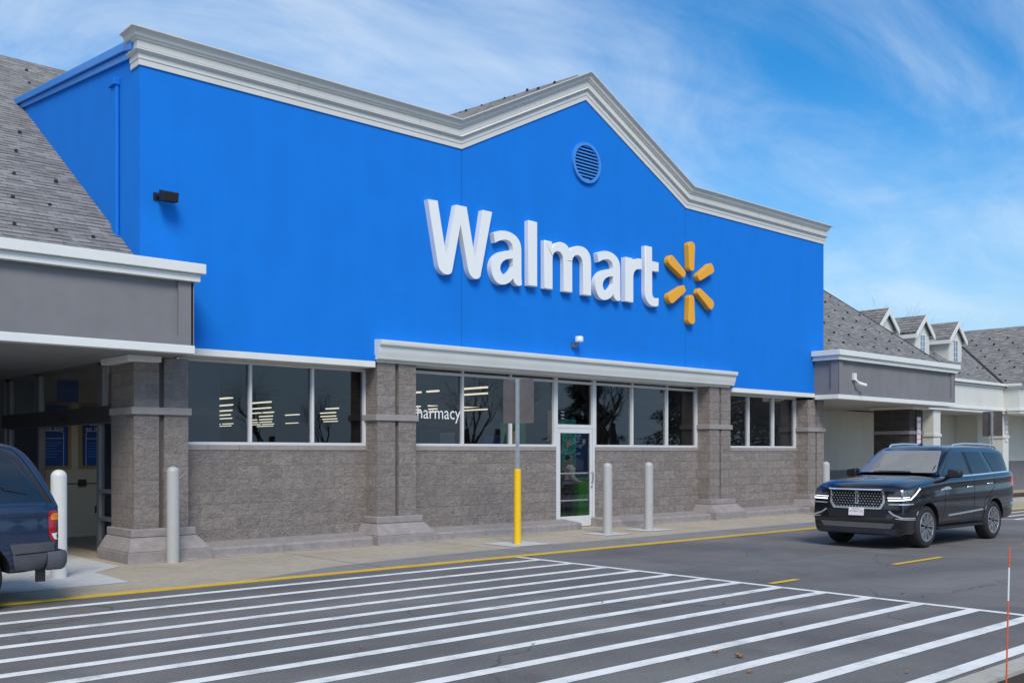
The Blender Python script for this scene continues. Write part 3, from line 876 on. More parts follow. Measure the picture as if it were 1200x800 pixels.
gproto = None
grnd = random.Random(9)
def guard(x, y, z, parent, nx=0, k=1.0):
    """little snow guard lug standing on the shingles"""
    global gproto
    if gproto is None:
        m = MB()
        m.add([(-.05, .10, .0), (.05, .10, .0), (.05, -.02, .0), (-.05, -.02, .0), (-.05, .02, .1), (.05, .02, .1), (.05, -.02, .1), (-.05, -.02, .1)],
              [(0, 3, 2, 1), (4, 5, 6, 7), (0, 1, 5, 4), (1, 2, 6, 5), (2, 3, 7, 6), (3, 0, 4, 7)])
        gproto = m.build('snow_guard', M['guard'], None).data
        bpy.data.objects.remove(bpy.data.objects['snow_guard'])
    o = bpy.data.objects.new('snow_guard', gproto); COL.objects.link(o); o.parent = parent
    x += grnd.uniform(-.06, .06); o.scale = (k * grnd.uniform(.55, .75),) * 3
    o.location = Vector((x, y, z)) - origin_of(parent)
    if nx: o.rotation_euler = (0, 0, math.radians(-90))
    return o
n = 0
for r in range(9):
    y = 17.55 + r * .66
    for k in range(10):
        x = 30.3 + k * .98 + (r % 2) * .49 - .2
        if x < 37.0 and 29.0 + (y - 17.5) * .25 < x and n < 70:
            guard(x, y, zr(y), roof); n += 1
for (x, y) in ((7.6, 25.98), (7.32, 25.06), (6.19, 21.73), (5.8, 20.72), (5.44, 19.62), (6.18, 19.58), (5.14, 18.61), (5.82, 18.54), (4.92, 17.58), (5.56, 17.58), (6.13, 17.52), (4.3, 18.6), (4.0, 17.6), (3.6, 19.7)):
    guard(x, y, zr(y), roof, k=.9)
for k in range(10):
    y_ = 17.7 + .47 * k; guard(17.45 - .12 * (k % 2), y_, za + (zb_ - za) * (y_ - 17.1) / 5.2 - (.2 + .12 * (k % 2)) * .64, groof, k=.7)

# ------------------------------------------------------------------ store interior
mb = MB()
mb.box(8.8, 27.6, WY + .3, 100, 4.6, 4.7); mb.box(27.6, 70, 24.5, 100, 4.6, 4.7)
mb.build('store_ceiling', M['ceil'], B)
mb = MB(); mb.box(8.76, 27.6, WY + .25, 100, .0155, .018); mb.box(27.6, 70, 24.5, 100, .0155, .018)
mb.build('store_floor', M['floor'], B)
mb = MB()
mb.box(8.76, 8.85, 22.75, 100, .02, 4.6); mb.box(8.8, 70, 100, 100.2, .02, 4.6); mb.box(70, 70.2, 24, 100, .02, 4.6)
mb.box(28.46, 70, 24.3, 24.5, .02, 4.6); mb.box(27.7, 28.45, WY + .3, 24.4, .02, 4.6)
mb.box(7.56, 28.4, WY + .13, WY + .3, 3.74, 4.7)
mb.build('store_wall', M['inwall'], B)

# strip lamps on the store ceiling, in rows running to the back
lamp_me = {}
def lamp(x, y, L, mat='strip', z=4.6):
    if mat not in lamp_me:
        m = MB(); m.box(-.075, .075, -.5, .5, -.07, 0)
        o = m.build('ceiling_light', M[mat]); lamp_me[mat] = o.data
    else:
        o = bpy.data.objects.new('ceiling_light', lamp_me[mat]); COL.objects.link(o)
    o.location = (x, y, z); o.scale = (.85, L, 1)
    if mat == 'fillstrip': return tag(o, 'added fill strip light, out of sight above the windows and door', 'light', 'added fill lights inside the windows')
    tag(o, 'warm strip light glowing in the rows on the dim store ceiling behind the windows', 'light', 'strip lights on the store ceiling')
rnd = random.Random(3)
for i in range(9):
    X = 22.8 + i * 3.4
    for (sa, sb) in ((.43, .50), (.515, .548), (.562, .582), (.607, .632)):
        y0, y1 = X / sb, X / sa          # rows cut to wedges of sight from the camera
        if y1 > 98: y1 = 98
        if y0 > 96 or i > 7 and sa > .55: continue
        y = y0 + rnd.uniform(0, .6)
        while y < y1 - 1.5:
            L = rnd.choice((1.3, 1.8, 1.8, 2.6)) * (1 + .04 * i)
            L = min(L, y1 - y)
            if rnd.random() < (.9 if i < 6 else .7): lamp(X, y + L / 2, L * .94)
            y += L + rnd.choice((.25, .3, .4, .8))
for X in (16.2, 18.6, 20.4, 22.4, 25.2):
    lamp(X, 18.5, 1.8, 'fillstrip')  # added above the glass, out of view, to brighten shopper and boards
lamp(7.35, 18.3, .6, 'fillstrip', 3.6)['label'] = 'added short strip light out of sight behind the left entrance pier, brightening the posters'  # added lamp hidden by the pier, lights the poster wall
for i in range(6):
    X = 27 + i * 2.75
    for (sa, sb) in ((.70, .715), (.735, .75), (.765, .775), (.815, .86)):
        y0, y1 = X / sb, X / sa
        lamp(X, (y0 + y1) / 2, max(.8, (y1 - y0)))
# ------------------------------------------------------------------ sign: seven raised letters
OUT = {
    'W': [(12.733,7.165,1),(12.99,7.179,1),(13.224,6.023,1),(13.483,7.174,1),(13.786,7.178,1),(14.028,6.048,1),(14.241,7.185,1),(14.517,7.185,1),(14.178,5.722,1),(14.123,5.668,0),(14.028,5.648,0),(13.93,5.684,0),(13.858,5.767,0),(13.818,5.874,1),(13.618,6.772,1),(13.381,5.723,1),(13.325,5.67,0),(13.221,5.649,0),(13.117,5.678,0),(13.038,5.749,0),(12.997,5.847,1)],
    'a': [(15.413,5.67,1),(15.401,5.858,1),(15.397,6.483,1),(15.369,6.601,0),(15.29,6.712,0),(15.146,6.792,0),(14.971,6.824,0),(14.798,6.815,0),(14.665,6.781,0),(14.559,6.731,1),(14.608,6.52,1),(14.741,6.584,0),(14.886,6.628,0),(15.017,6.618,0),(15.103,6.561,0),(15.138,6.462,0),(15.142,6.404,1),(14.952,6.387,0),(14.779,6.338,0),(14.635,6.251,0),(14.533,6.129,0),(14.492,5.977,0),(14.522,5.81,0),(14.608,5.679,0),(14.733,5.619,0),(14.875,5.621,0),(15.01,5.673,0),(15.103,5.742,0),(15.149,5.793,1),(15.188,5.702,0),(15.263,5.65,0),(15.346,5.642,0)],
    'ah': [(15.142,6.231,1),(15.01,6.214,0),(14.875,6.159,0),(14.787,6.071,0),(14.756,5.967,0),(14.794,5.877,0),(14.879,5.839,0),(14.979,5.877,0),(15.079,5.958,0),(15.142,6.046,1)],
    'l': [(15.62,7.178,1),(15.895,7.176,1),(15.895,5.68,1),(15.62,5.679,1)],
    'm': [(16.133,6.797,1),(16.383,6.794,1),(16.387,6.654,1),(16.446,6.737,0),(16.556,6.8,0),(16.683,6.824,0),(16.812,6.806,0),(16.911,6.75,0),(16.967,6.682,1),(17.045,6.744,0),(17.172,6.795,0),(17.317,6.819,0),(17.477,6.804,0),(17.602,6.737,0),(17.683,6.624,0),(17.71,6.472,1),(17.71,5.658,1),(17.432,5.66,1),(17.432,6.36,1),(17.401,6.479,0),(17.335,6.557,0),(17.238,6.581,0),(17.141,6.553,0),(17.076,6.483,0),(17.054,6.389,1),(17.054,5.668,1),(16.769,5.668,1),(16.769,6.352,1),(16.743,6.476,0),(16.675,6.558,0),(16.573,6.586,0),(16.48,6.555,0),(16.421,6.488,0),(16.4,6.38,1),(16.4,5.67,1),(16.133,5.671,1)],
    'r': [(18.954,6.775,1),(19.226,6.776,1),(19.23,6.625,1),(19.271,6.698,0),(19.341,6.761,0),(19.436,6.798,0),(19.585,6.804,1),(19.585,6.545,1),(19.465,6.533,0),(19.362,6.498,0),(19.292,6.43,0),(19.259,6.332,0),(19.255,6.264,1),(19.255,5.661,1),(18.954,5.666,1)],
    't': [(19.719,7.166,1),(19.998,7.169,1),(19.998,6.805,1),(20.264,6.8,1),(20.264,6.551,1),(20.002,6.541,1),(20.007,5.979,1),(20.028,5.907,0),(20.088,5.867,0),(20.161,5.86,0),(20.264,5.877,1),(20.26,5.671,1),(20.161,5.639,0),(20.041,5.633,0),(19.905,5.666,0),(19.795,5.751,0),(19.736,5.868,0),(19.719,5.99,1)],
}
def crom(pts, n=5):
    """closed outline; runs of soft points are rounded, corners stay sharp"""
    out = []; N = len(pts)
    for i in range(N):
        p0, p1, p2, p3 = (pts[(i + k - 1) % N] for k in range(4))
        out.append((p1[0], p1[1]))
        if p1[2] and p2[2]: continue
        a = p0 if not p1[2] else p1
        d = p3 if not p2[2] else p2
        if p1[2]: a = (2 * p1[0] - p2[0], 2 * p1[1] - p2[1])
        if p2[2]: d = (2 * p2[0] - p1[0], 2 * p2[1] - p1[1])
        for k in range(1, n):
            t = k / n
            out.append(tuple(.5 * (2 * p1[j] + (p2[j] - a[j]) * t + (2 * a[j] - 5 * p1[j] + 4 * p2[j] - d[j]) * t * t + (-a[j] + 3 * p1[j] - 3 * p2[j] + d[j]) * t ** 3) for j in (0, 1)))
    return out
def cdt(loops):
    vs = []; ed = []
    for lp in loops:
        b = len(vs); n = len(lp); vs += [Vector(p) for p in lp]
        ed += [(b + i, b + (i + 1) % n) for i in range(n)]
    r = geometry.delaunay_2d_cdt(vs, ed, [], 2 if len(loops) > 1 else 1, 1e-5)
    v2, f2 = [(p.x, p.y) for p in r[0]], [list(f) for f in r[2]]
    return v2, f2
def inside(p, poly):
    c = False; n = len(poly)
    for i in range(n):
        a, b = poly[i], poly[(i + 1) % n]
        if (a[1] > p[1]) != (b[1] > p[1]) and p[0] < (b[0] - a[0]) * (p[1] - a[1]) / (b[1] - a[1]) + a[0]: c = not c
    return c
def solid(loops, y0, y1):
    """extruded plate from outer loop + holes in the xz plane"""
    vs = []; ed = []
    for lp in loops:
        b = len(vs); n = len(lp); vs += [Vector(p) for p in lp]
        ed += [(b + i, b + (i + 1) % n) for i in range(n)]
    r = geometry.delaunay_2d_cdt(vs, ed, [], 0, 1e-5)
    P = [(p.x, p.y) for p in r[0]]
    tri = []
    for f in r[2]:
        c = (sum(P[i][0] for i in f) / len(f), sum(P[i][1] for i in f) / len(f))
        if inside(c, loops[0]) and not any(inside(c, h) for h in loops[1:]): tri.append(list(f))
    n = len(P); mb = MB()
    cnt = {}
    for f in tri:
        for i in range(len(f)):
            e = (f[i], f[(i + 1) % len(f)]); cnt[e] = 1
    fs = [f for f in tri] + [[i + n for i in f][::-1] for f in tri]
    for (a, b) in cnt:
        if (b, a) not in cnt: fs.append([b, a, a + n, b + n])
    mb.add([(p[0], y0, p[1]) for p in P] + [(p[0], y1, p[1]) for p in P], fs)
    return mb
S = thing('store_sign', (16.5, FY, 6.4), 'large raised white letters of the store name across the blue wall', 'sign')
for k, dx in (('W', 0), ('a', 0), ('l', 0), ('m', 0), ('a', 3.362), ('r', 0), ('t', 0)):
    lp = [[(x + dx, z) for x, z in crom(OUT[k])]]
    if k == 'a': lp.append([(x + dx, z) for x, z in crom(OUT['ah'])])
    o = solid(lp, FY - .145, FY - .002).build('letter', M['letter'], S, bevel=.014)
    shade(o.data, 30)
E2 = thing('store_emblem', (21.62, FY, 6.42), 'emblem of six amber rays arranged in a burst right of the white letters', 'emblem')
for k in range(6):
    a = PI / 2 + k * PI / 3
    loc = []
    for r, w in ((.35, .085), (.40, .105), (1.00, .145)):
        loc.append((r, -w))
    loc += [(1.06, -.125), (1.10, -.07), (1.115, 0), (1.10, .07), (1.06, .125), (1.00, .145), (.40, .105), (.35, .085), (.325, .04), (.325, -.04)]
    pts = [(21.62 + r * math.cos(a) - s * math.sin(a), 6.42 + r * math.sin(a) + s * math.cos(a)) for r, s in loc]
    solid([pts], FY - .17, FY - .002).build('ray', M['amber'], E2, bevel=.03, seg=3)

# ------------------------------------------------------------------ small fittings on the walls
def floodlight():
    t = thing('floodlight', (6.99, FY, 6.27), 'small black floodlight on the blue wall below the left end of the cornice', 'floodlight')
    m = MB(); m.box(6.93, 7.03, FY - .03, FY - .002, 6.20, 6.32); m.tube([(6.98, FY - .03, 6.26), (7.02, FY - .14, 6.27)], .025, 8)
    m.build('bracket', M['black'], t)
    m = MB(); m.prism([(6.98, FY - .12, 6.36), (6.98, FY - .34, 6.30), (6.98, FY - .30, 6.14), (6.98, FY - .11, 6.16)], (.27, 0, 0))
    o = m.build('lamp_head', M['black'], t, bevel=.015)
    m = MB(); m.prism([(7.0, FY - .345, 6.285), (7.23, FY - .345, 6.285), (7.23, FY - .307, 6.15), (7.0, FY - .307, 6.15)], (0, -.004, -.001)); m.build('lens', M['lampdark'], o)
floodlight()
def camera_dome():
    x, z = 17.2, 4.50
    t = thing('security_camera', (x, FY, z), 'white dome security camera just above the middle of the canopy cornice', 'camera')
    m = MB(); m.box(x - .05, x + .05, FY - .05, FY - .002, z - .12, z + .0); m.tube([(x, FY - .05, z - .08), (x + .02, FY - .12, z - .10), (x + .04, FY - .17, z + .0)], .022, 8)
    m.build('bracket', M['alugray'], t)
    m = MB(); m.lathe([(0, .14), (.085, .14), (.10, .12), (.10, .02), (.08, 0), (0, 0)], (x + .04, FY - .19, z), 'z', 20)
    m.build('housing', M['camwhite'], t, smooth=40)
camera_dome()
def camera_bullet():
    x, z, y = 28.95, 4.10, 16.05
    t = thing('security_camera', (x, y, z), 'white bullet security camera on the grey fascia at the right entrance', 'camera')
    m = MB(); m.box(x - .10, x + .06, y - .10, y - .002, z + .02, z + .24); m.build('junction_box', M['camwhite'], t, bevel=.015)
    m = MB(); m.tube([(x - .02, y - .1, z + .04), (x + .05, y - .18, z - .08)], .03, 8); m.build('bracket', M['camwhite'], t)
    m = MB(); m.tube([(x + .02, y - .15, z - .06), (x + .12, y - .21, z - .10), (x + .25, y - .30, z - .14)], [.055, .058, .055], 12)
    m.build('camera_body', M['camwhite'], t, smooth=40)
camera_bullet()

# ------------------------------------------------------------------ bollards and signs
def bollard(x, y, r, h, mat, label, group='round steel bollards along the pavement'):
    mb = MB(); g = .016
    prof = [(r, g - .05), (r, h - r * .9)] + [(r * math.cos(k * PI / 16), h - r * .9 + r * .9 * math.sin(k * PI / 16)) for k in range(1, 8)] + [(0, h)]
    mb.lathe(prof, (x, y, 0), 'z', 28)
    o = mb.build('bollard', mat, None, smooth=40)
    # base origin
    me = o.data
    for v in me.vertices: v.co -= Vector((x, y, 0))
    o.location = (x, y, 0)
    return tag(o, label, 'bollard', group)
bollard(7.01, 16.22, .103, 1.63, M['bollard'], 'tall grey bollard in front of the left entrance pier')
bollard(16.82, 15.36, .108, 1.63, M['bollard'], 'grey bollard on a pale pad right of the glass door, nearest the door')
bollard(18.47, 15.54, .108, 1.635, M['bollard'], 'grey bollard under the right windows, second one from the glass door')
bollard(4.92, 15.40, .112, 1.61, M['bollardw'], 'whitish bollard at the dark entrance, partly behind the blue wagon')
bollard(26.4, 15.5, .11, 1.60, M['bollard'], 'grey bollard beyond the hood of the dark parked vehicle, half hidden')

def street_sign(x, y, label, sleeve=True, ztop=3.34, ang=0.0):
    t = thing('sign_post', (x, y, 0), label, 'sign', 'road signs seen from the back')
    if sleeve:
        m = MB(); m.lathe([(.073, 0), (.073, 1.51), (.06, 1.525), (0, 1.525)], (x, y, 0), 'z', 24)
        m.build('yellow_sleeve', M['yellow'], t, smooth=40)
    # perforated square post, pieces between the holes
    m = MB(); w = .029; h = .0095; z = 1.50 if sleeve else 0.0
    ca, sa = math.cos(ang), math.sin(ang)
    def P(a, b, zz): return (x + a * ca - b * sa, y + a * sa + b * ca, zz)
    def bx(a0, a1, b0, b1, z0, z1):
        m.add([P(a0, b0, z0), P(a1, b0, z0), P(a1, b1, z0), P(a0, b1, z0), P(a0, b0, z1), P(a1, b0, z1), P(a1, b1, z1), P(a0, b1, z1)],
              [(0, 3, 2, 1), (4, 5, 6, 7), (0, 1, 5, 4), (1, 2, 6, 5), (2, 3, 7, 6), (3, 0, 4, 7)])
    th = .004
    for c in ((-w, -w), (w - .018, -w), (-w, w - .018), (w - .018, w - .018)):
        bx(c[0], c[0] + .018, c[1], c[1] + .018, z, ztop)
    zz = z
    while zz < ztop - .05:
        bx(-w + .018, w - .018, -w, -w + th, zz, zz + .030); bx(-w + .018, w - .018, w - th, w, zz, zz + .030)
        bx(-w, -w + th, -w + .018, w - .018, zz, zz + .030); bx(w - th, w, -w + .018, w - .018, zz, zz + .030)
        zz += .0508
    bx(-w + .01, w - .01, -w + .01, w - .01, z, z + .012)
    m.build('post', M['galv'], t)
    m = MB(); hw = .37; d0 = w + .003; d1 = w + .007; r = .04
    pl = []
    for cx, cz, a0 in ((hw - r, 3.34 - r, 0), (-hw + r, 3.34 - r, 90), (-hw + r, 2.45 + r, 180), (hw - r, 2.45 + r, 270)):
        for k in range(5):
            a = math.radians(a0 + k * 22.5); pl.append((cx + r * math.cos(a), cz + r * math.sin(a)))
    vs = [P(d0, -b, zz) for b, zz in pl] + [P(d1, -b, zz) for b, zz in pl]; n = len(pl)
    m.add(vs, [list(range(n))[::-1], list(range(n, 2 * n))] + [(i, (i + 1) % n, n + (i + 1) % n, n + i) for i in range(n)])
    o = m.build('sign_plate', M['signback'], t)
    m = MB()
    for zz in (2.62, 3.2):
        q = P(d0 - .066, 0, zz); m.lathe([(0, -.006), (.012, -.006), (.012, .004), (0, .004)], q, 'x', 10)
    m.build('bolt', M['galv'], o)
    return t
street_sign(13.6, 14.87, 'grey back of a road sign on a galvanised post in a yellow sleeve', True, 3.345, math.radians(14))
street_sign(37.0, 15.1, 'dark back of a road sign rising behind the parked dark vehicle at right', False, 3.34, math.radians(-6))

def wall_sign(x, y, z, label):
    t = thing('notice_sign', (x, y, z), label, 'sign')
    m = MB(); m.box(x - .15, x + .15, y - .012, y, z, z + .95); m.build('plate', M['signwhite'], t)
    m = MB()
    for txt, zz, sz in (('NO', .78, .15), ('PARKING', .54, .085), ('FIRE', .34, .12), ('LANE', .16, .12)):
        q = text_mb(txt, sz, lambda a, b, h: (x + a, y - .0145, z + zz + b)); m.add(q.v, q.f)
    for a, b, c, d in ((-.14, .14, .925, .935), (-.14, .14, .015, .025), (-.14, -.13, .025, .925), (.13, .14, .025, .925)):
        m.add([(x + a, y - .0145, z + c), (x + b, y - .0145, z + c), (x + b, y - .0145, z + d), (x + a, y - .0145, z + d)], [(0, 1, 2, 3)])
    m.build('red_lettering', M['red'], t, recalc=False)
wall_sign(34.88, FY - .06, 2.18, 'white and red no parking notice on the dark pier under the grey fascia')
wall_sign(46.75, 18.43, 2.35, 'white and red no parking notice on the far pale column at right edge')

# snow stake at the corner island
def stake():
    t = thing('snow_marker', (7.93, 3.12, .09), 'thin orange and white snow stake leaning at the corner island', 'marker')
    a = Vector((7.905, 3.12, .05)); b = Vector((7.97, 3.12, 1.14))
    def seg(u, v, n, m): MB().tube([a.lerp(b, u), a.lerp(b, v)], .0065, 8).build(n, m, t)
    seg(0, .62, 'stake', M['orange']); seg(.621, .852, 'reflector_band', M['stakewhite']); seg(.853, 1, 'stake_tip', M['orange'])
stake()

# fallen leaves on the crossing
lrnd = random.Random(5)
for (x, y), s in [(q, w * .75) for q, w in (((7.6, 5.33), .09), ((7.62, 5.6), .06), ((7.18, 5.58), .04), ((7.13, 4.9), .05), ((9.47, 6.1), .03), ((12.6, 6.28), .05), ((9.7, 5.6), .03), ((8.7, 3.62), .035), ((8.1, 4.0), .035), ((5.3, 8.0), .03), ((6.6, 7.0), .03), ((4.6, 9.3), .03), ((9.1, 8.4), .03), ((11.0, 9.4), .03), ((13.3, 9.0), .03), ((15.2, 10.5), .03))]:
    m = MB(); n = 9; vs = []
    for k in range(n):
        a = 2 * PI * k / n; r = s * (1.0 if k % 2 else .5) * lrnd.uniform(.8, 1.2)
        vs.append((r * math.cos(a), r * .75 * math.sin(a), .012 + abs(math.sin(a * 1.5)) * s * .35))
    vs.append((0, 0, .008)); m.add(vs, [(k, (k + 1) % n, n) for k in range(n)])
    m.tube([(0, 0, .01), (s * .7, s * .3, .012), (s * 1.3, s * .3, .02 + s * .3)], .0018, 5)
    o = m.build('fallen_leaf', M['leaf'], None, recalc=False); o.location = (x, y, .004); o.rotation_euler = (0, 0, lrnd.uniform(0, 6))
    tag(o, 'dry brown fallen leaf lying on the asphalt of the crossing', 'leaf', 'fallen leaves on the asphalt')

# ------------------------------------------------------------------ plaza building with dormers
Wg = thing('plaza_building', (46, 18.4, 0), 'cream shopping building with grey shingle roof and three dormers at right', 'building')
WF = 18.4
mb = MB(); mb.box(37.2, 80, WF, WF + .3, 3.80, 4.72)
mb.box(46.35, 55, WF - .68, WF - .002, 3.80, 4.72)
mb.build('fascia', M['cream'], Wg)
mb = MB(); mb.box(37.2, 80, WF - .08, WF + .3, 4.723, 4.80); mb.box(37.2, 80, WF - .16, WF + .3, 4.803, 4.92)
mb.box(37.2, 80, WF - .05, WF + .3, 3.59, 3.70); mb.box(37.2, 80, WF - .10, WF + .3, 3.703, 3.797)
for z0_, z1_, e in ((4.723, 4.80, .08), (4.803, 4.92, .16), (3.59, 3.70, .05), (3.703, 3.797, .10)):
    mb.box(46.35 - e, 55, WF - .68 - e, WF - .165, z0_, z1_)
mb.build('trim', M['white'], Wg, bevel=.01)
mb = MB(); mb.box(37.2, 80, WF + .05, 21.0, 3.60, 3.66); mb.build('soffit', M['soffitw'], Wg)
mb = MB(); mb.box(46.0, 80, 21.05, 21.3, 1.45, 3.7); mb.box(47.4, 80, 20.0, 21.04, 1.45, 3.6); mb.build('wall', M['cream'], Wg)
mb = MB(); mb.box(47.38, 80, 19.97, 21.04, .016, 1.447); mb.build('wall_base', M['gray'], Wg)
for x in (39.6, 46.4, 53.2, 60):
    mb = MB(); mb.box(x, x + .62, WF + .05, WF + .62, .016, 3.59); o = mb.build('column', M['cream'], Wg)
    m = MB(); m.box(x - .04, x + .66, WF + .01, WF + .66, 2.50, 2.62); m.build('column_band', M['cream'], o, bevel=.01)
    m = MB(); m.box(x - .08, x + .70, WF - .02, WF + .70, .016, .5); m.build('column_foot', M['cream'], o, bevel=.01)
def zw(y): return 4.92 + .66 * (y - 18.35)
mb = MB(); ry = 22.9
mb.prism([(37.3, 18.3, zw(18.3)), (80, 18.3, zw(18.3)), (80, ry, zw(ry)), (37.3, ry, zw(ry))], (0, 0, -.12))
mb.prism([(37.3, ry, zw(ry)), (80, ry, zw(ry)), (80, 28, zw(ry) - .66 * 5.1), (37.3, 28, zw(ry) - .66 * 5.1)], (0, 0, -.12))
wroof = mb.build('roof', M['shingle'], Wg)
# cross gable on the right
mb = MB(); gx, gz = 50.75, 7.98
mb.prism([(46.2, 17.5, gz - 4.55 * .66), (gx, 17.5, gz), (gx, 24, gz), (46.2, 24, gz - 4.55 * .66)], (0, 0, -.14))
mb.prism([(gx, 17.5, gz), (54.95, 17.5, gz - 4.55 * .66), (54.95, 24, gz - 4.55 * .66), (gx, 24, gz)], (0, 0, -.14))
cg = mb.build('cross_gable_roof', M['shingle'], Wg)
mb = MB(); mb.xz([(46.2, 4.92), (54.6, 4.92), (gx, gz - .25)], 17.75, 17.9); mb.build('gable_wall', M['cream'], Wg)
mb = MB()
mb.prism([(46.35, 17.44, gz - 4.4 * .66 - .02), (gx, 17.44, gz - .01), (gx, 17.44, gz - .24), (46.35, 17.44, gz - 4.4 * .66 - .25)], (0, .06, 0))
mb.prism([(gx, 17.44, gz - .01), (55.1, 17.44, gz - 4.7 * .66 - .02), (55.1, 17.44, gz - 4.7 * .66 - .33), (gx, 17.44, gz - .32)], (0, .06, 0))
mb.build('rake_trim', M['white'], Wg)
mb = MB(); mb.tube([(46.0, 18.3, zw(18.3) + .05), (gx - .1, 22.95, gz + .03)], .05, 6); mb.build('valley_flashing', M['darkframe'], Wg)
for x in (38.45, 41.65, 44.83):
    y = 19.9; zb, ze, zp_ = 5.45, 6.98, 7.60; hw = .66
    mb = MB()
    mb.xz([(x - hw, zb), (x + hw, zb), (x + hw, ze), (x, zp_ - .02), (x - hw, ze)], y, 22.3)
    d = mb.build('dormer', M['cream'], Wg)
    m = MB()
    sl = (zp_ - ze) / hw; oh = .17; y0 = y - .16
    for sgn in (-1, 1):
        e = (x + sgn * (hw + oh), ze - oh * sl)
        m.prism([(x, y0, zp_ + .12), (e[0], y0, e[1] + .12), (e[0], 23.0, e[1] + .12), (x, 23.0, zp_ + .12)], (0, 0, -.06))
    m.build('dormer_roof', M['shingle'], d)
    m = MB()
    for sgn in (-1, 1):
        e = (x + sgn * (hw + oh + .02), ze - (oh + .02) * sl)
        m.prism([(x, y0 - .03, zp_ + .10), (e[0], y0 - .03, e[1] + .10), (e[0], y0 - .03, e[1] - .12), (x, y0 - .03, zp_ - .14)], (0, .05, 0))
        a = x + sgn * (hw + oh + .01); m.box(a - .02, a + .02, y0 + .02, 22.4, e[1] - .11, e[1] + .06)
        m.box(a - sgn * .02 , x + sgn * (hw + .002), y0 + .02, 22.4, e[1] - .11, e[1] - .09)
    m.build('dormer_trim', M['white'], d)
    m = MB(); wz0, wz1, ww = 5.86, 6.86, .22
    m.box(x - ww - .05, x + ww + .05, y - .03, y - .002, wz0 - .05, wz0); m.box(x - ww - .05, x + ww + .05, y - .03, y - .002, wz1, wz1 + .05)
    m.box(x - ww - .05, x - ww, y - .03, y - .002, wz0, wz1); m.box(x + ww, x + ww + .05, y - .03, y - .002, wz0, wz1)
    m.box(x - .012, x + .012, y - .025, y - .016, wz0, wz1)
    for k in (1, 2, 3): m.box(x - ww, x + ww, y - .024, y - .017, wz0 + (wz1 - wz0) * k / 4 - .01, wz0 + (wz1 - wz0) * k / 4 + .01)
    m.build('window', M['white'], d)
    m = MB(); m.box(x - ww, x + ww, y - .015, y - .004, wz0, wz1); m.build('pane', M['dormpane'], d)
gn = 0
for r in range(8):
    for k in range(6):
        y = 18.3 + k * .85 + (r % 2) * .42; x = 46.3 + r * .5
        if gz - (gx - x) * .66 > zw(y) + .02 and gn < 40:
            guard(x, y, gz - (gx - x) * .66, cg, nx=1); gn += 1
for x in (38.9, 39.8, 42.8, 43.6, 45.9, 46.4):
    for r, y in enumerate((18.8, 19.5, 20.3)):
        guard(x + (r % 2) * .35, y, zw(y), wroof)

# ------------------------------------------------------------------ things seen through the glass
def board(x0, x1, y, z0, z1, mat, label, cat='display', accent=None, foot=True):
    t = thing('display_board', ((x0 + x1) / 2, y, 0), label, cat)
    m = MB(); m.box(x0, x1, y, y + .04, z0, z1); p = m.build('panel', mat, t, bevel=.006)
    m = MB(); m.box(x0 + .05, x0 + .09, y + .045, y + .085, .02, z1 - .1); m.box(x1 - .09, x1 - .05, y + .045, y + .085, .02, z1 - .1)
    m.box(x0 + .02, x0 + .12, y - .15, y + .3, .02, .05); m.box(x1 - .12, x1 - .02, y - .15, y + .3, .02, .05)
    m.build('stand', M['dpanel'], t)
    if accent:
        m = MB()
        for (ax, az, r, n) in accent[1]:
            m.add([(ax + r * math.cos(2 * PI * k / n), y - .004, az + r * 1.2 * math.sin(2 * PI * k / n)) for k in range(n)], [list(range(n))])
        m.build('graphic', accent[0], p, recalc=False)
board(14.25, 14.85, 19.0, 1.2, 2.42, M['dpanel'], 'dark display board behind the window under the white lettering')
board(14.95, 15.55, 19.3, 1.2, 2.35, M['gpanel'], 'grey blank board behind the window right of the dark display board')
board(16.75, 17.35, 19.6, 1.2, 2.30, M['navy'], 'blue display board inside the second window pane')
board(17.6, 18.5, 19.9, 1.2, 2.65, M['green2'], 'green poster board with a yellow disc inside the window behind the road sign', 'display', (M['amber'], [(18.05, 2.25, .16, 24)]))
board(20.9, 21.5, 20.9, .8, 2.85, M['teal'], 'teal banner with a tan arrow behind the glass door', 'banner', (M['tan'], [(21.15, 2.1, .13, 3)]))
board(21.55, 22.15, 20.95, .8, 2.7, M['navy'], 'navy banner right of the teal banner behind the glass door', 'banner', (M['tan'], [(21.9, 2.2, .08, 4)]))
board(20.72, 21.0, 21.3, .8, 3.1, M['tan'], 'tan wall panel left of the teal banner behind the door', 'panel')
board(9.9, 10.4, 22.9, .9, 2.5, M['navy'], 'blue board low inside the left window group', 'display')

def bin_box():
    x0, x1, y0, y1 = 19.95, 20.65, 19.3, 19.9
    t = thing('counter', (20.3, 19.6, 0), 'bright green counter box just inside the glass door beside the shopper', 'counter')
    m = MB(); m.box(x0, x1, y0, y1, .02, 1.10); m.build('body', M['green'], t, bevel=.015)
    m = MB(); m.box(x0 - .02, x1 + .02, y0 - .02, y1 + .02, 1.102, 1.14); m.build('top', M['green'], t, bevel=.01)
bin_box()

# window lettering
L_ = thing('window_lettering', (13.35, WY + .05, 2.72), 'white word lettered on the window pane beside the pilaster', 'lettering')
mb = text_mb('Pharmacy', .40, lambda a, b, h: (13.42 + a, WY + .053, 2.72 + b), sx=.90)
mb.build('word', M['letter'], L_, recalc=False)

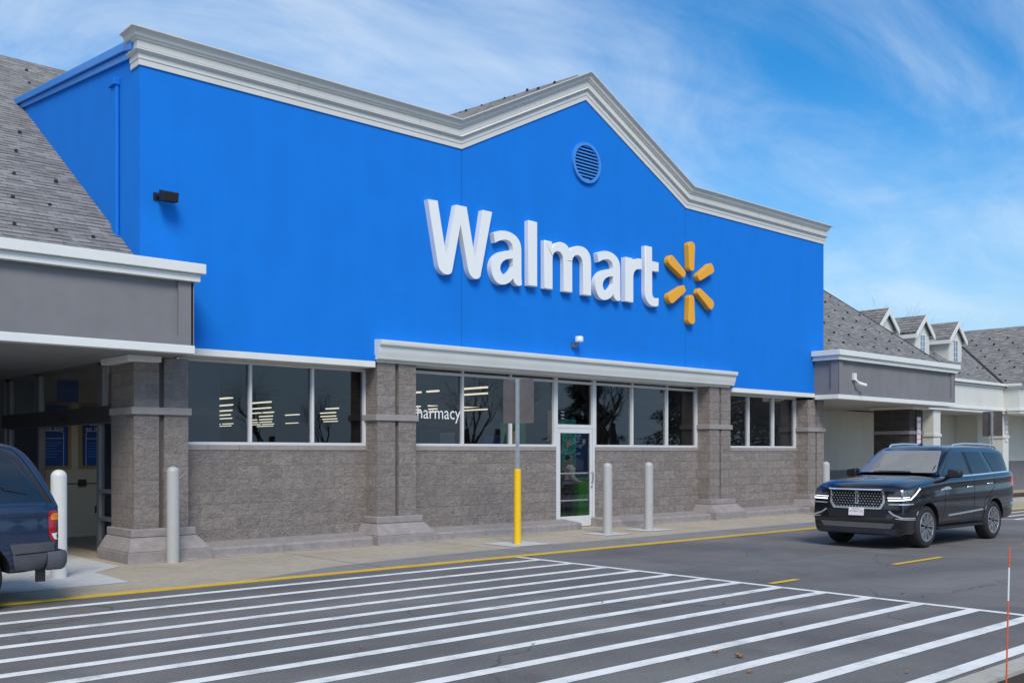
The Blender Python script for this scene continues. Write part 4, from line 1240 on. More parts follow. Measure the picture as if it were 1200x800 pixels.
def poster(x0, x1, z0, z1, y, lines, label):
    t = thing('framed_poster', ((x0 + x1) / 2, y, z0), label, 'poster', )
    f = .07
    m = MB(); m.box(x0, x0 + f, y - .04, y - .002, z0, z1); m.box(x1 - f, x1, y - .04, y - .002, z0, z1)
    m.box(x0 + f, x1 - f, y - .04, y - .002, z0, z0 + f); m.box(x0 + f, x1 - f, y - .04, y - .002, z1 - f, z1)
    m.build('frame', M['wood'], t)
    m = MB(); m.box(x0 + f, x1 - f, y - .02, y - .003, z0 + f, z1 - f); p = m.build('sheet', M['poster'], t)
    m = MB(); cx = (x0 + x1) / 2
    for txt, zz, s in lines:
        q = text_mb(txt, s, lambda a, b, h: (cx + a, y - .023, zz + b)); m.add(q.v, q.f)
    hw = (x1 - x0) * .29; zt = z1 - .62; r = .07
    pts = [(cx - hw, z0 + f)] + [(cx - hw + r - r * math.cos(k * PI / 8), zt - r + r * math.sin(k * PI / 8)) for k in range(5)] + [(cx + hw - r + r * math.sin(k * PI / 8), zt - r + r * math.cos(k * PI / 8)) for k in range(5)] + [(cx + hw, z0 + f)]
    for a, b in zip(pts, pts[1:]):
        d = Vector((b[0] - a[0], b[1] - a[1])).normalized(); nn = Vector((-d.y, d.x)) * .006
        m.add([(a[0] + nn.x, y - .023, a[1] + nn.y), (b[0] + nn.x, y - .023, b[1] + nn.y), (b[0] - nn.x, y - .023, b[1] - nn.y), (a[0] - nn.x, y - .023, a[1] - nn.y)], [(0, 1, 2, 3)])
    m.box(cx - hw, cx + hw, y - .0235, y - .0225, zt - .17, zt - .16)
    m.build('print', M['signwhite'], p, recalc=False)
    m = MB()
    for k in range(6):
        m.box(cx - hw + .05, cx + hw - .05 - .06 * (k % 3), y - .0235, y - .0225, zt - .27 - k * .06, zt - .25 - k * .06)
    m.build('small_print', M['ltblue'], p)
poster(6.72, 7.47, 1.5, 2.95, 22.6, [('open', 2.50, .15), ('the app', 2.38, .15)], 'blue poster in pale wood frame on the entrance wall, left of the pair')
poster(7.63, 8.37, 1.5, 2.95, 22.6, [('Scan', 2.50, .15), ('an item', 2.38, .15)], 'blue poster in pale wood frame beside the entrance pier, right of the pair')
def hanging():
    t = thing('hanging_sign', (7.05, 21.5, 3.1), 'square blue sign hanging inside the entrance above the posters', 'sign')
    m = MB(); m.box(6.84, 7.26, 21.5, 21.53, 2.90, 3.36); m.build('board', M['poster'], t)
    m = MB(); q = text_mb('Exit', .14, lambda a, b, h: (7.05 + a, 21.496, 3.15 + b)); m.add(q.v, q.f); m.build('word', M['ltblue'], t, recalc=False)
    m = MB(); m.tube([(6.9, 21.515, 3.36), (6.9, 21.515, 3.6)], .006, 6); m.tube([(7.2, 21.515, 3.36), (7.2, 21.515, 3.6)], .006, 6); m.build('wire', M['galv'], t)
hanging()

# ------------------------------------------------------------------ shopper behind the door
def skin_mesh(name, verts, edges, rad, mat, parent, loc, sub=2):
    me = bpy.data.meshes.new(name); me.from_pydata(verts, edges, [])
    o = bpy.data.objects.new(name, me); COL.objects.link(o)
    sk = o.modifiers.new('skin', 'SKIN')
    for v, r in zip(me.skin_vertices[0].data, rad): v.radius = (r if isinstance(r, tuple) else (r, r))
    me.skin_vertices[0].data[0].use_root = True
    sb = o.modifiers.new('sub', 'SUBSURF'); sb.levels = sub; sb.render_levels = sub
    dg = bpy.context.evaluated_depsgraph_get()
    m2 = bpy.data.meshes.new_from_object(o.evaluated_get(dg))
    bpy.data.objects.remove(o)
    m2.name = name
    m2.materials.clear(); m2.materials.append(mat)
    for p in m2.polygons: p.use_smooth = True
    o = bpy.data.objects.new(name, m2); COL.objects.link(o)
    if parent: o.parent = parent
    o.location = loc
    return o
def person():
    t = thing('person', (19.55, 19.3, .02), 'shopper in pale hooded jacket and dark trousers with a backpack, standing behind the glass door', 'person', rz=math.radians(-25))
    # local: faces +x, up z. one continuous body
    V = [(0, 0, .96), (0, 0, 1.12), (0, 0, 1.30), (.0, 0, 1.44), (.01, 0, 1.52), (.03, 0, 1.60), (.045, 0, 1.70), (.04, 0, 1.77)]
    R = [(.15, .12), (.145, .115), (.16, .12), (.13, .09), (.058, .058), (.075, .07), (.095, .085), (.06, .055)]
    Ed = [(i, i + 1) for i in range(7)]
    def chain(root, pts, rs):
        b = root
        for p, r in zip(pts, rs):
            V.append(p); R.append(r); Ed.append((b, len(V) - 1)); b = len(V) - 1
        return b
    for s in (-1, 1):
        chain(0, [(.0, s * .10, .88), (.02 * s, s * .105, .50), (-.01 + .03 * s, s * .11, .12), (.05 + .03 * s, s * .115, .055), (.16 + .03 * s, s * .125, .04)], [.095, .065, .048, .05, .036])
        h = chain(3, [(.0, s * .19, 1.40), (.02, s * .235, 1.13), (.23, s * .19, 1.04)], [.065, .052, .036])
        hand = (.30, s * .185, 1.035)
        pal = chain(h, [hand], [.034])
        for k in range(4):
            y = s * (.16 + .016 * k); l = (.062, .072, .07, .055)[k]
            chain(pal, [(.335, y, 1.035), (.335 + l * .6, y, 1.025), (.335 + l, y, 1.0)], [.0095, .009, .007])
        chain(pal, [(.315, s * .15, 1.05), (.345, s * .135, 1.05), (.365, s * .135, 1.04)], [.011, .010, .008])
    body = skin_mesh('body', V, Ed, R, M['skin'], t, (0, 0, 0))
    for m_ in (M['trouser'], M['jacket'], M['shoe']): body.data.materials.append(m_)
    for p in body.data.polygons:
        q = p.center
        if q.z < .08: p.material_index = 3
        elif q.z < 1.0 and q.x < .2: p.material_index = 1
        elif q.z < 1.50 and q.x < .25: p.material_index = 2
    # clothing shells
    skin_mesh('jacket', [(0, 0, .92), (0, 0, 1.12), (0, 0, 1.30), (0, 0, 1.44), (-.03, 0, 1.52), (0, .19, 1.42), (.02, .245, 1.13), (.20, .20, 1.045), (0, -.19, 1.42), (.02, -.245, 1.13), (.20, -.20, 1.045)],
              [(0, 1), (1, 2), (2, 3), (3, 4), (3, 5), (5, 6), (6, 7), (3, 8), (8, 9), (9, 10)],
              [(.205, .165), (.185, .15), (.195, .15), (.165, .12), (.10, .10), .09, .078, .055, .09, .078, .055], M['jacket'], t, (0, 0, 0))
    skin_mesh('trousers', [(0, 0, .97), (0, 0, .90), (0, .10, .84), (.02, .105, .50), (.02, .11, .10), (0, -.10, .84), (-.02, -.105, .50), (-.04, -.11, .10)],
              [(0, 1), (1, 2), (2, 3), (3, 4), (1, 5), (5, 6), (6, 7)], [(.20, .16), (.20, .165), .135, .095, .08, .135, .095, .08], M['trouser'], t, (0, 0, 0))
    skin_mesh('hair', [(.02, 0, 1.76), (-.02, 0, 1.70), (-.035, 0, 1.62)], [(0, 1), (1, 2)], [(.085, .075), (.095, .085), (.06, .06)], M['hair'], t, (0, 0, 0))
    bp = skin_mesh('backpack', [(-.21, 0, 1.05), (-.22, 0, 1.20), (-.21, 0, 1.38)], [(0, 1), (1, 2)], [(.15, .11), (.16, .12), (.12, .09)], M['pack'], t, (0, 0, 0))
    m = MB()
    for s in (-1, 1): m.tube([(-.16, s * .09, 1.42), (-.02, s * .11, 1.55), (.13, s * .11, 1.40), (.15, s * .12, 1.22), (.02, s * .17, 1.08), (-.16, s * .12, 1.08)], .018, 6)
    s_ = m.build('strap', M['pack'], None, smooth=60); s_.parent = bp
    m = MB()
    m.lathe([(0, .014), (.011, .01), (.014, 0), (.011, -.01), (0, -.014)], (.128, .035, 1.70), 'z', 10)
    m.lathe([(0, .014), (.011, .01), (.014, 0), (.011, -.01), (0, -.014)], (.128, -.035, 1.70), 'z', 10)
    e = m.build('eye', M['dark'], None, smooth=60); e.parent = t
    m = MB(); m.add([(.13, 0, 1.70), (.165, 0, 1.655), (.13, .02, 1.65), (.13, -.02, 1.65)], [(0, 1, 2), (0, 3, 1), (1, 3, 2), (0, 2, 3)])
    m.box(.118, .136, -.025, .025, 1.615, 1.623)
    n_ = m.build('nose_and_mouth', M['skin'], None, smooth=60); n_.parent = t
    for s in (-1, 1):
        sh = skin_mesh('shoe', [(-.03 + .03 * s, s * .112, .06), (.06 + .03 * s, s * .117, .055), (.15 + .03 * s, s * .124, .045)], [(0, 1), (1, 2)], [(.055, .055), (.052, .05), (.045, .04)], M['shoe'], t, (0, 0, 0))
person()

# ------------------------------------------------------------------ cart, bench at the far right
def cart():
    x, y = 40.6, 14.6
    t = thing('shopping_cart', (x, y, 0), 'blue shopping cart standing by the planted island at the right edge', 'cart')
    m = MB(); z0, z1 = .62, 1.05
    for k in range(8):
        f = k / 7; m.tube([(x - .45 + .05 * (1 - f) , y - .28 , z0 + (z1 - z0) * f), (x + .45, y - .3, z0 + (z1 - z0) * f)], .014, 5)
        m.tube([(x - .45, y + .28, z0 + (z1 - z0) * f), (x + .45, y + .3, z0 + (z1 - z0) * f)], .014, 5)
        m.tube([(x - .45, y - .28, z0 + (z1 - z0) * f), (x - .45, y + .28, z0 + (z1 - z0) * f)], .014, 5)
    for k in range(13):
        a = x - .45 + .9 * k / 12; m.tube([(a, y - .29, z0), (a, y - .29, z1)], .012, 5); m.tube([(a, y + .29, z0), (a, y + .29, z1)], .012, 5)
        m.tube([(a, y - .29, z0), (a, y + .29, z0)], .012, 5)
    m.build('basket', M['cartblue'], t)
    m = MB(); m.tube([(x + .45, y - .25, 1.08), (x + .5, y - .25, .2), (x - .4, y - .22, .16)], .018, 6); m.tube([(x + .45, y + .25, 1.08), (x + .5, y + .25, .2), (x - .4, y + .22, .16)], .018, 6)
    m.build('chassis', M['dpanel'], t)
    for a, b in ((.48, -.25), (.48, .25), (-.38, -.22), (-.38, .22)):
        q = MB(); q.lathe([(0, -.02), (.075, -.02), (.075, .02), (0, .02)], (x + a, y + b, .09), 'y', 14); q.build('wheel', M['black'], t)
cart()
def bed():
    m = MB(); m.box(37.5, 47, 15.0, 16.6, .0, .17); struct(m, 'island_kerb', M['kerbconc'])
    m = MB(); m.box(37.7, 46.8, 15.2, 16.4, .1, .22); struct(m, 'planting_bed', M['mulch'])
bed()

# ------------------------------------------------------------------ trees
def bare_tree_mesh(seed, h, spread=1.0):
    r = random.Random(seed); mb = MB()
    def br(p, d, L, rad, lev):
        n = 3; path = [p]; rr = [rad]; q = Vector(p); dd = Vector(d)
        for k in range(n):
            dd = (dd + Vector((r.uniform(-.16, .16), r.uniform(-.16, .16), r.uniform(-.03, .14)))).normalized()
            q = q + dd * (L / n); path.append(tuple(q)); rr.append(rad * (1 - .45 * (k + 1) / n))
        mb.tube(path, rr, 6 if lev < 2 else (4 if lev < 4 else 3), cap=False)
        if lev >= 5: return
        m = (4, 4, 4, 3, 3)[lev]
        for k in range(m):
            a = r.uniform(0, 2 * PI); tl = r.uniform(.45, .95) * spread
            side = dd.cross(Vector((math.cos(a), math.sin(a), .3))).normalized()
            nd = (dd + side * tl + Vector((0, 0, .18))).normalized()
            f = r.uniform(.45, 1.0) if k else 1.0
            i = min(n, max(1, int(round(f * n)))); 
            br(path[i], nd, L * r.uniform(.58, .78), rr[i] * .62, lev + 1)
    br((0, 0, -.2), (0, 0, 1), h * .30, h * .018, 0)
    return mb
def bare_tree(x, y, h, seed, label, group=None):
    t = thing('bare_tree', (x, y, 0), label, 'tree', group)
    mb = MB(); mb.tube([(0, 0, -.2), (.05, 0, h * .12), (0, .03, h * .30)], [h * .02, h * .0185, h * .016], 10)
    m = mb.build('trunk', M['bark'], None, smooth=60); m.parent = t
    c = bare_tree_mesh(seed, h).build('crown', M['bark'], None, recalc=False); c.parent = t
    return t
t0 = bare_tree(66.5, 33.5, 17.6, 11, 'bare winter tree whose twig tops show over the roof between the dormers')
refl = 'bare trees across the car park mirrored in the store windows'
proto = bare_tree(26, -13, 9, 4, 'bare tree across the car park mirrored in the left windows', refl)
for i, (x, y, s, rz) in enumerate(((33, -19, .95, 1.0), (41, -15, 1.25, 2.1), (48, -20, 1.3, 3.0), (55, -15, 1.5, .5), (61, -22, 1.6, 4.0), (67, -17, 1.5, 5.1), (76, -22, 1.7, 2.6), (88, -22, 1.7, 1.6), (100, -28, 1.8, .2))):
    c = copy_tree(proto); c.location = (x, y, 0); c.scale = (s, s, s); c.rotation_euler = (0, 0, rz)
    c['label'] = 'bare tree across the car park mirrored in the store windows'
proto['label'] = 'bare tree across the car park mirrored in the store windows'
def evergreen(x, y, h, w, seed, label, group):
    r = random.Random(seed)
    t = thing('evergreen_tree', (x, y, 0), label, 'tree', group)
    mb = MB(); mb.tube([(0, 0, -.2), (0, 0, h * .95)], [h * .025, .03], 8); m = mb.build('trunk', M['bark'], None); m.parent = t
    mb = MB()
    for k in range(5000):
        f = r.random() ** .8; z = h * (.10 + .9 * f); rad = w * (1 - f) ** .8 * (.55 + .45 * r.random()) * (.8 + .3 * math.sin(z * 5.0)); a = r.uniform(0, 2 * PI)
        c = Vector((rad * math.cos(a), rad * math.sin(a), z)); s = r.uniform(.07, .18) * w / 2
        u = Vector((math.cos(a), math.sin(a), r.uniform(-.6, .1))) * s; v = Vector((-math.sin(a), math.cos(a), r.uniform(-.3, .3))) * s * .5
        mb.add([c - v, c + u * 1.2, c + v, c - u * .2 + Vector((0, 0, s * .3))], [(0, 1, 2), (0, 2, 3)])
    o = mb.build('crown', M['needle'], None, recalc=False); o.parent = t
    return t
eg = 'evergreens across the car park mirrored in the store windows'
ep = evergreen(20, -22, 5.5, 2.4, 1, 'dark evergreen across the car park mirrored in the store windows', eg)
for (x, y, s, rz) in ((23, -24, .9, 1), (17, -26, 1.1, 2), (72, -34, 2.0, 3), (82, -30, 2.0, .6), (92, -29, 2.4, 4), (104, -33, 2.8, 5)):
    c = copy_tree(ep); c.location = (x, y, 0); c.scale = (s, s, s); c.rotation_euler = (0, 0, rz)
# ------------------------------------------------------------------ vehicles
def pchip(pts):
    xs = [p[0] for p in pts]; ys = [p[1] for p in pts]; n = len(xs)
    h = [xs[i + 1] - xs[i] for i in range(n - 1)]; d = [(ys[i + 1] - ys[i]) / h[i] for i in range(n - 1)]
    m = [d[0]] + [0 if d[i - 1] * d[i] <= 0 else 2 * d[i - 1] * d[i] / (d[i - 1] + d[i]) for i in range(1, n - 1)] + [d[-1]]
    def f(x):
        if x <= xs[0]: return ys[0]
        if x >= xs[-1]: return ys[-1]
        i = 0
        while x > xs[i + 1]: i += 1
        t = (x - xs[i]) / h[i]
        return (ys[i] * (1 + 2 * t) * (1 - t) ** 2 + h[i] * m[i] * t * (1 - t) ** 2 + ys[i + 1] * t * t * (3 - 2 * t) + h[i] * m[i + 1] * t * t * (t - 1))
    return f

def loft(rings):
    """rings: half sections (x, y>=0, z) from bottom centre to top centre, mirrored to a closed skin"""
    k = len(rings[0]); full = []
    for r in rings:
        left = [(x, -y, z) for x, y, z in r]
        full.append(r + left[::-1][1:-1])
    n = len(full[0]); vs = [p for r in full for p in r]; fs = []
    for i in range(len(full) - 1):
        for j in range(n):
            fs.append((i * n + j, i * n + (j + 1) % n, (i + 1) * n + (j + 1) % n, (i + 1) * n + j))
    # end caps: strips between the mirrored halves
    for base, flip in ((0, False), ((len(full) - 1) * n, True)):
        for j in range(k - 1):
            a, b = j, j + 1
            a2, b2 = (n - j) % n, (n - j - 1) % n
            q = [base + a, base + b, base + b2, base + a2]
            q2 = []
            for v in q:
                if v not in q2: q2.append(v)
            if len(q2) >= 3: fs.append(q2 if flip else q2[::-1])
    return vs, fs

def resample(pts, step, closed=True):
    out = []; n = len(pts)
    for i in range(n if closed else n - 1):
        a, b = Vector(pts[i]), Vector(pts[(i + 1) % n]); k = max(1, int((b - a).length / step + .5))
        for j in range(k): out.append(tuple(a.lerp(b, j / k)))
    if not closed: out.append(tuple(pts[-1]))
    return out
def round_poly(pts, r=.03, n=4):
    out = []; N = len(pts)
    for i in range(N):
        p0, p1, p2 = Vector(pts[i - 1]), Vector(pts[i]), Vector(pts[(i + 1) % N])
        a = (p0 - p1); b = (p2 - p1); ra = min(r, a.length * .45, b.length * .45)
        A = p1 + a.normalized() * ra; Bq = p1 + b.normalized() * ra
        for k in range(n + 1):
            t = k / n; out.append(tuple(A * (1 - t) ** 2 + p1 * 2 * t * (1 - t) + Bq * t * t))
    return out
class Skin:
    def __init__(s, *meshes):
        vs = []; fs = []
        for v, f in meshes:
            b = len(vs); vs += [Vector(p) for p in v]; fs += [[b + i for i in q] for q in f]
        s.t = BVHTree.FromPolygons(vs, fs)
    def hit(s, P, d):
        h = s.t.ray_cast(P, d)
        if h[0] is None:
            h = s.t.find_nearest(P + d * 3)
            return None
        return h[0], h[1]
def patch_mb(skin, poly, frame, off=.005, thick=.02, step=.05, mb=None):
    """a plate that follows the skin: poly in the (a, b) plane of frame = (origin, u, v, d)"""
    o, u, v, d = (Vector(q) for q in frame); d = d.normalized()
    lp = resample(poly, step); n = len(lp)
    xs = [p[0] for p in lp]; ys = [p[1] for p in lp]
    pts = list(lp); g = step
    x = min(xs) + g / 2
    while x < max(xs):
        y = min(ys) + g / 2
        while y < max(ys):
            if inside((x, y), lp) and min((x - p[0]) ** 2 + (y - p[1]) ** 2 for p in lp) > (g * .45) ** 2: pts.append((x, y))
            y += g
        x += g
    r = geometry.delaunay_2d_cdt([Vector(p) for p in pts], [(i, (i + 1) % n) for i in range(n)], [], 0, 1e-5)
    P = [(p.x, p.y) for p in r[0]]
    tri = [list(f) for f in r[2] if inside((sum(P[i][0] for i in f) / 3, sum(P[i][1] for i in f) / 3), lp)]
    W = []; Nn = []; last = None
    for a, b in P:
        h = skin.hit(o + u * a + v * b - d * 3, d)
        if h is None:
            q = skin.t.find_nearest(o + u * a + v * b); h = (q[0], q[1])
        nn = h[1] if h[1].dot(d) < 0 else -h[1]
        W.append(h[0]); Nn.append(nn)
    top = [w + d * -off for w in W]; bot = [w + d * (thick - off) for w in W]
    k = len(P); cnt = set()
    for f in tri:
        for i in range(3): cnt.add((f[i], f[(i + 1) % 3]))
    fs = [f for f in tri]
    for (a, b) in list(cnt):
        if (b, a) not in cnt: fs.append([a, a + k, b + k, b])
    mb = mb or MB()
    mb.add(top + bot, fs)
    return mb
def stroke(pts, w):
    """thin closed ribbon round a polyline"""
    P = [Vector(p) for p in pts]; L = []; R = []
    for i, p in enumerate(P):
        d = (P[min(i + 1, len(P) - 1)] - P[max(i - 1, 0)]).normalized(); n = Vector((-d.y, d.x)) * w / 2
        L.append(tuple(p + n)); R.append(tuple(p - n))
    return L + R[::-1]

class Car:
    def __init__(s, name, L, loc, label, cat, paint):
        s.L = L; s.root = thing(name, (0, 0, 0), label, cat); s.loc = loc; s.paint = paint
        s.meshes = []
    def X(s, q): return q - s.L / 2
    def finish(s):
        s.root.location = s.loc
    def part(s, mb, name, mat, parent=None, ang=35, recalc=True, bevel=None):
        o = mb.build(name, mat, None, smooth=ang, recalc=recalc, bevel=bevel)
        o.parent = parent or s.root
        return o
    def side(s, sgn):   # frame for the left (-1) or right (+1) flank: a = distance from the nose, b = height
        return ((-s.L / 2, 0, 0), (1, 0, 0), (0, 0, 1), (0, -sgn, 0))
    def front(s): return ((0, 0, 0), (0, 1, 0), (0, 0, 1), (1, 0, 0))
    def rear(s): return ((0, 0, 0), (0, 1, 0), (0, 0, 1), (-1, 0, 0))
    def top(s): return ((-s.L / 2, 0, 0), (1, 0, 0), (0, 1, 0), (0, 0, -1))
    def lower(s, ZB, BELT, HOOD, W, stations, bowf, bowr, lean, axles, ra, hz, edge=.055, flank=None):
        rings = []
        for q in stations:
            zb, zt, zc, w = ZB(q), BELT(q), HOOD(q), W(q)
            pts = [(0, zb), (.55 * w, zb), (.86 * w, zb + .005), (.93 * w, zb + .035), (.962 * w, zb + .09), (.978 * w, zb + .17)]
            for f, k in ((.18, .988), (.34, .996), (.50, 1.0), (.64, 1.0), (.78, .994), (.92, .984)):
                pts.append((k * w, zb + .17 + (zt - .10 - zb - .17) * f))
            pts += [(.990 * w, zt - .105), (.990 * w, zt - .09), (.978 * w, zt - edge), (.962 * w, zt - edge * .35), (.93 * w, zt), (.84 * w, zt + .42 * (zc - zt)), (.66 * w, zt + .78 * (zc - zt)), (.40 * w, zt + .96 * (zc - zt)), (0, zc)]
            ff = max(0, 1 - q / 1.0) ** 2; fr_ = max(0, 1 - (s.L - q) / .8) ** 2
            ring = []
            for y, z in pts:
                t = min(1, abs(y) / max(w, .01)); t2 = t ** 2.4
                x = s.X(q) + ff * bowf * t2 - fr_ * bowr * t2 + ff * lean(z)
                ring.append((x, y, z))
            rings.append(ring)
        v, f = loft(rings)
        s.meshes.append((v, f))
        mb = MB(); mb.add(v, f)
        o = mb.build('body', [s.paint, M['dark']], None)
        # wheel arches
        for ax in axles:
            c = MB()
            for sg in (-1, 1):
                c.lathe([(0, .50), (ra, .50), (ra, 1.4), (0, 1.4)], (s.X(ax), 0, hz), 'y', 48) if sg > 0 else c.lathe([(0, -1.4), (ra, -1.4), (ra, -.50), (0, -.50)], (s.X(ax), 0, hz), 'y', 48)
            co = c.build('cut', [s.paint, M['dark']], None)
            for p in co.data.polygons: p.material_index = 1
            bo = o.modifiers.new('b', 'BOOLEAN'); bo.operation = 'DIFFERENCE'; bo.solver = 'EXACT'; bo.object = co
            dg = bpy.context.evaluated_depsgraph_get()
            me = bpy.data.meshes.new_from_object(o.evaluated_get(dg))
            o.modifiers.clear(); old = o.data; o.data = me; me.name = 'body'; bpy.data.meshes.remove(old)
            bpy.data.objects.remove(co)
        shade(o.data, 32)
        o.parent = s.root; s.body = o
        return o
    def upper(s, ZT, BASE, WB, tum, stations, bow, paint=None):
        rings = []
        for q in stations:
            z0, zt, wb = BASE(q), ZT(q), WB(q)
            H = zt - z0; r = min(.10, H * .45); zs = zt - r
            def yy(z): return max(.05, wb - tum * (z - z0) - .05 * max(0, (z - z0)) ** 2)
            pts = [(0, z0), (yy(z0), z0)] + [(yy(z0 + (zs - z0) * k / 4), z0 + (zs - z0) * k / 4) for k in range(1, 5)]
            y1 = yy(zs)
            pts += [(y1 - r * .10, zs + r * .38), (y1 - r * .42, zs + r * .68), (y1 - r * 1.1, zs + r * .88), (y1 * .62, zt + .012), (y1 * .3, zt + .02), (0, zt + .022)]
            ring = []
            for y, z in pts:
                t = abs(y) / wb
                ring.append((s.X(q) + bow(q) * t ** 2, y, z))
            rings.append(ring)
        v, f = loft(rings); s.meshes.append((v, f))
        mb = MB(); mb.add(v, f)
        return s.part(mb, 'cabin', paint or s.paint, None, 30)
    def wheel(s, ax, sg, hz, R, wd, yc, rimr, spokes, style):
        c = Vector((s.X(ax), sg * yc, hz)); o = 1 if sg > 0 else -1
        hub = MB(); hub.lathe([(0, o * (wd / 2 - .012)), (.03, o * (wd / 2 - .014)), (.042, o * (wd / 2 - .03)), (.042, o * (wd / 2 - .08))], c, 'y', 20)
        w = s.part(hub, 'wheel', M['rimdark'], None, 40)
        t = MB(); h = wd / 2
        prof = [(rimr - .005, -h + .02), (rimr + .02, -h), (R - .055, -h), (R - .02, -h + .02), (R - .003, -h + .05), (R, -h + .10), (R, h - .10), (R - .003, h - .05), (R - .02, h - .02), (R - .055, h), (rimr + .02, h), (rimr - .005, h - .02)]
        t.lathe(prof, c, 'y', 56); s.part(t, 'tyre', M['rubber'], w, 40)
        m = MB()
        m.lathe([(rimr + .003, o * (h - .012)), (rimr - .004, o * (h - .005)), (rimr - .022, o * (h - .008)), (rimr - .03, o * (h - .05)), (rimr - .035, -o * (h - .03))], c, 'y', 56)
        yf = sg * (yc + h) if True else 0
        for k in range(spokes):
            a = 2 * PI * k / spokes + .13
            for da, wd0, wd1 in style:
                aa = a + da
                d1 = Vector((math.cos(a), 0, math.sin(a))); d2 = Vector((math.cos(aa), 0, math.sin(aa)))
                p0 = c + d1 * .035; p1 = c + d2 * (rimr - .012)
                dd = (p1 - p0).normalized(); nn = Vector((-dd.z, 0, dd.x))
                def q(p, w_, y): return Vector((p.x, 0, p.z)) + nn * w_ + Vector((0, y, 0))
                yo0, yi0 = c.y + o * (h - .03), c.y + o * (h - .075); yo1, yi1 = c.y + o * (h - .012), c.y + o * (h - .06)
                vs = [q(p0, -wd0, yo0), q(p0, wd0, yo0), q(p1, wd1, yo1), q(p1, -wd1, yo1), q(p0, -wd0, yi0), q(p0, wd0, yi0), q(p1, wd1, yi1), q(p1, -wd1, yi1)]
                m.add(vs, [(0, 1, 2, 3), (4, 7, 6, 5), (0, 4, 5, 1), (1, 5, 6, 2), (2, 6, 7, 3), (3, 7, 4, 0)])
        s.part(m, 'rim', M['silver'], w, 30)
        m = MB(); m.lathe([(0, o * (h - .10)), (rimr - .03, o * (h - .10)), (rimr - .03, o * (h - .16)), (0, o * (h - .16))], c, 'y', 40)
        s.part(m, 'brake', M['rimdark'], w, 40)
        return w
    def patch(s, skin, poly, frame, name, mat, parent=None, off=.004, thick=.015, step=.05, rnd=0, ang=40):
        if rnd: poly = round_poly(poly, rnd)
        return s.part(patch_mb(skin, poly, frame, off, thick, step), name, mat, parent, ang)
    def trims(s, skin, polys, frames, name, mat, parent=None, off=.003, thick=.012, step=.06, ang=40):
        mb = MB()
        for p in polys:
            for f in (frames if isinstance(frames, list) else [frames]): patch_mb(skin, p, f, off, thick, step, mb)
        return s.part(mb, name, mat, parent, ang)

def frange(a, b, n): return [a + (b - a) * i / n for i in range(n + 1)]

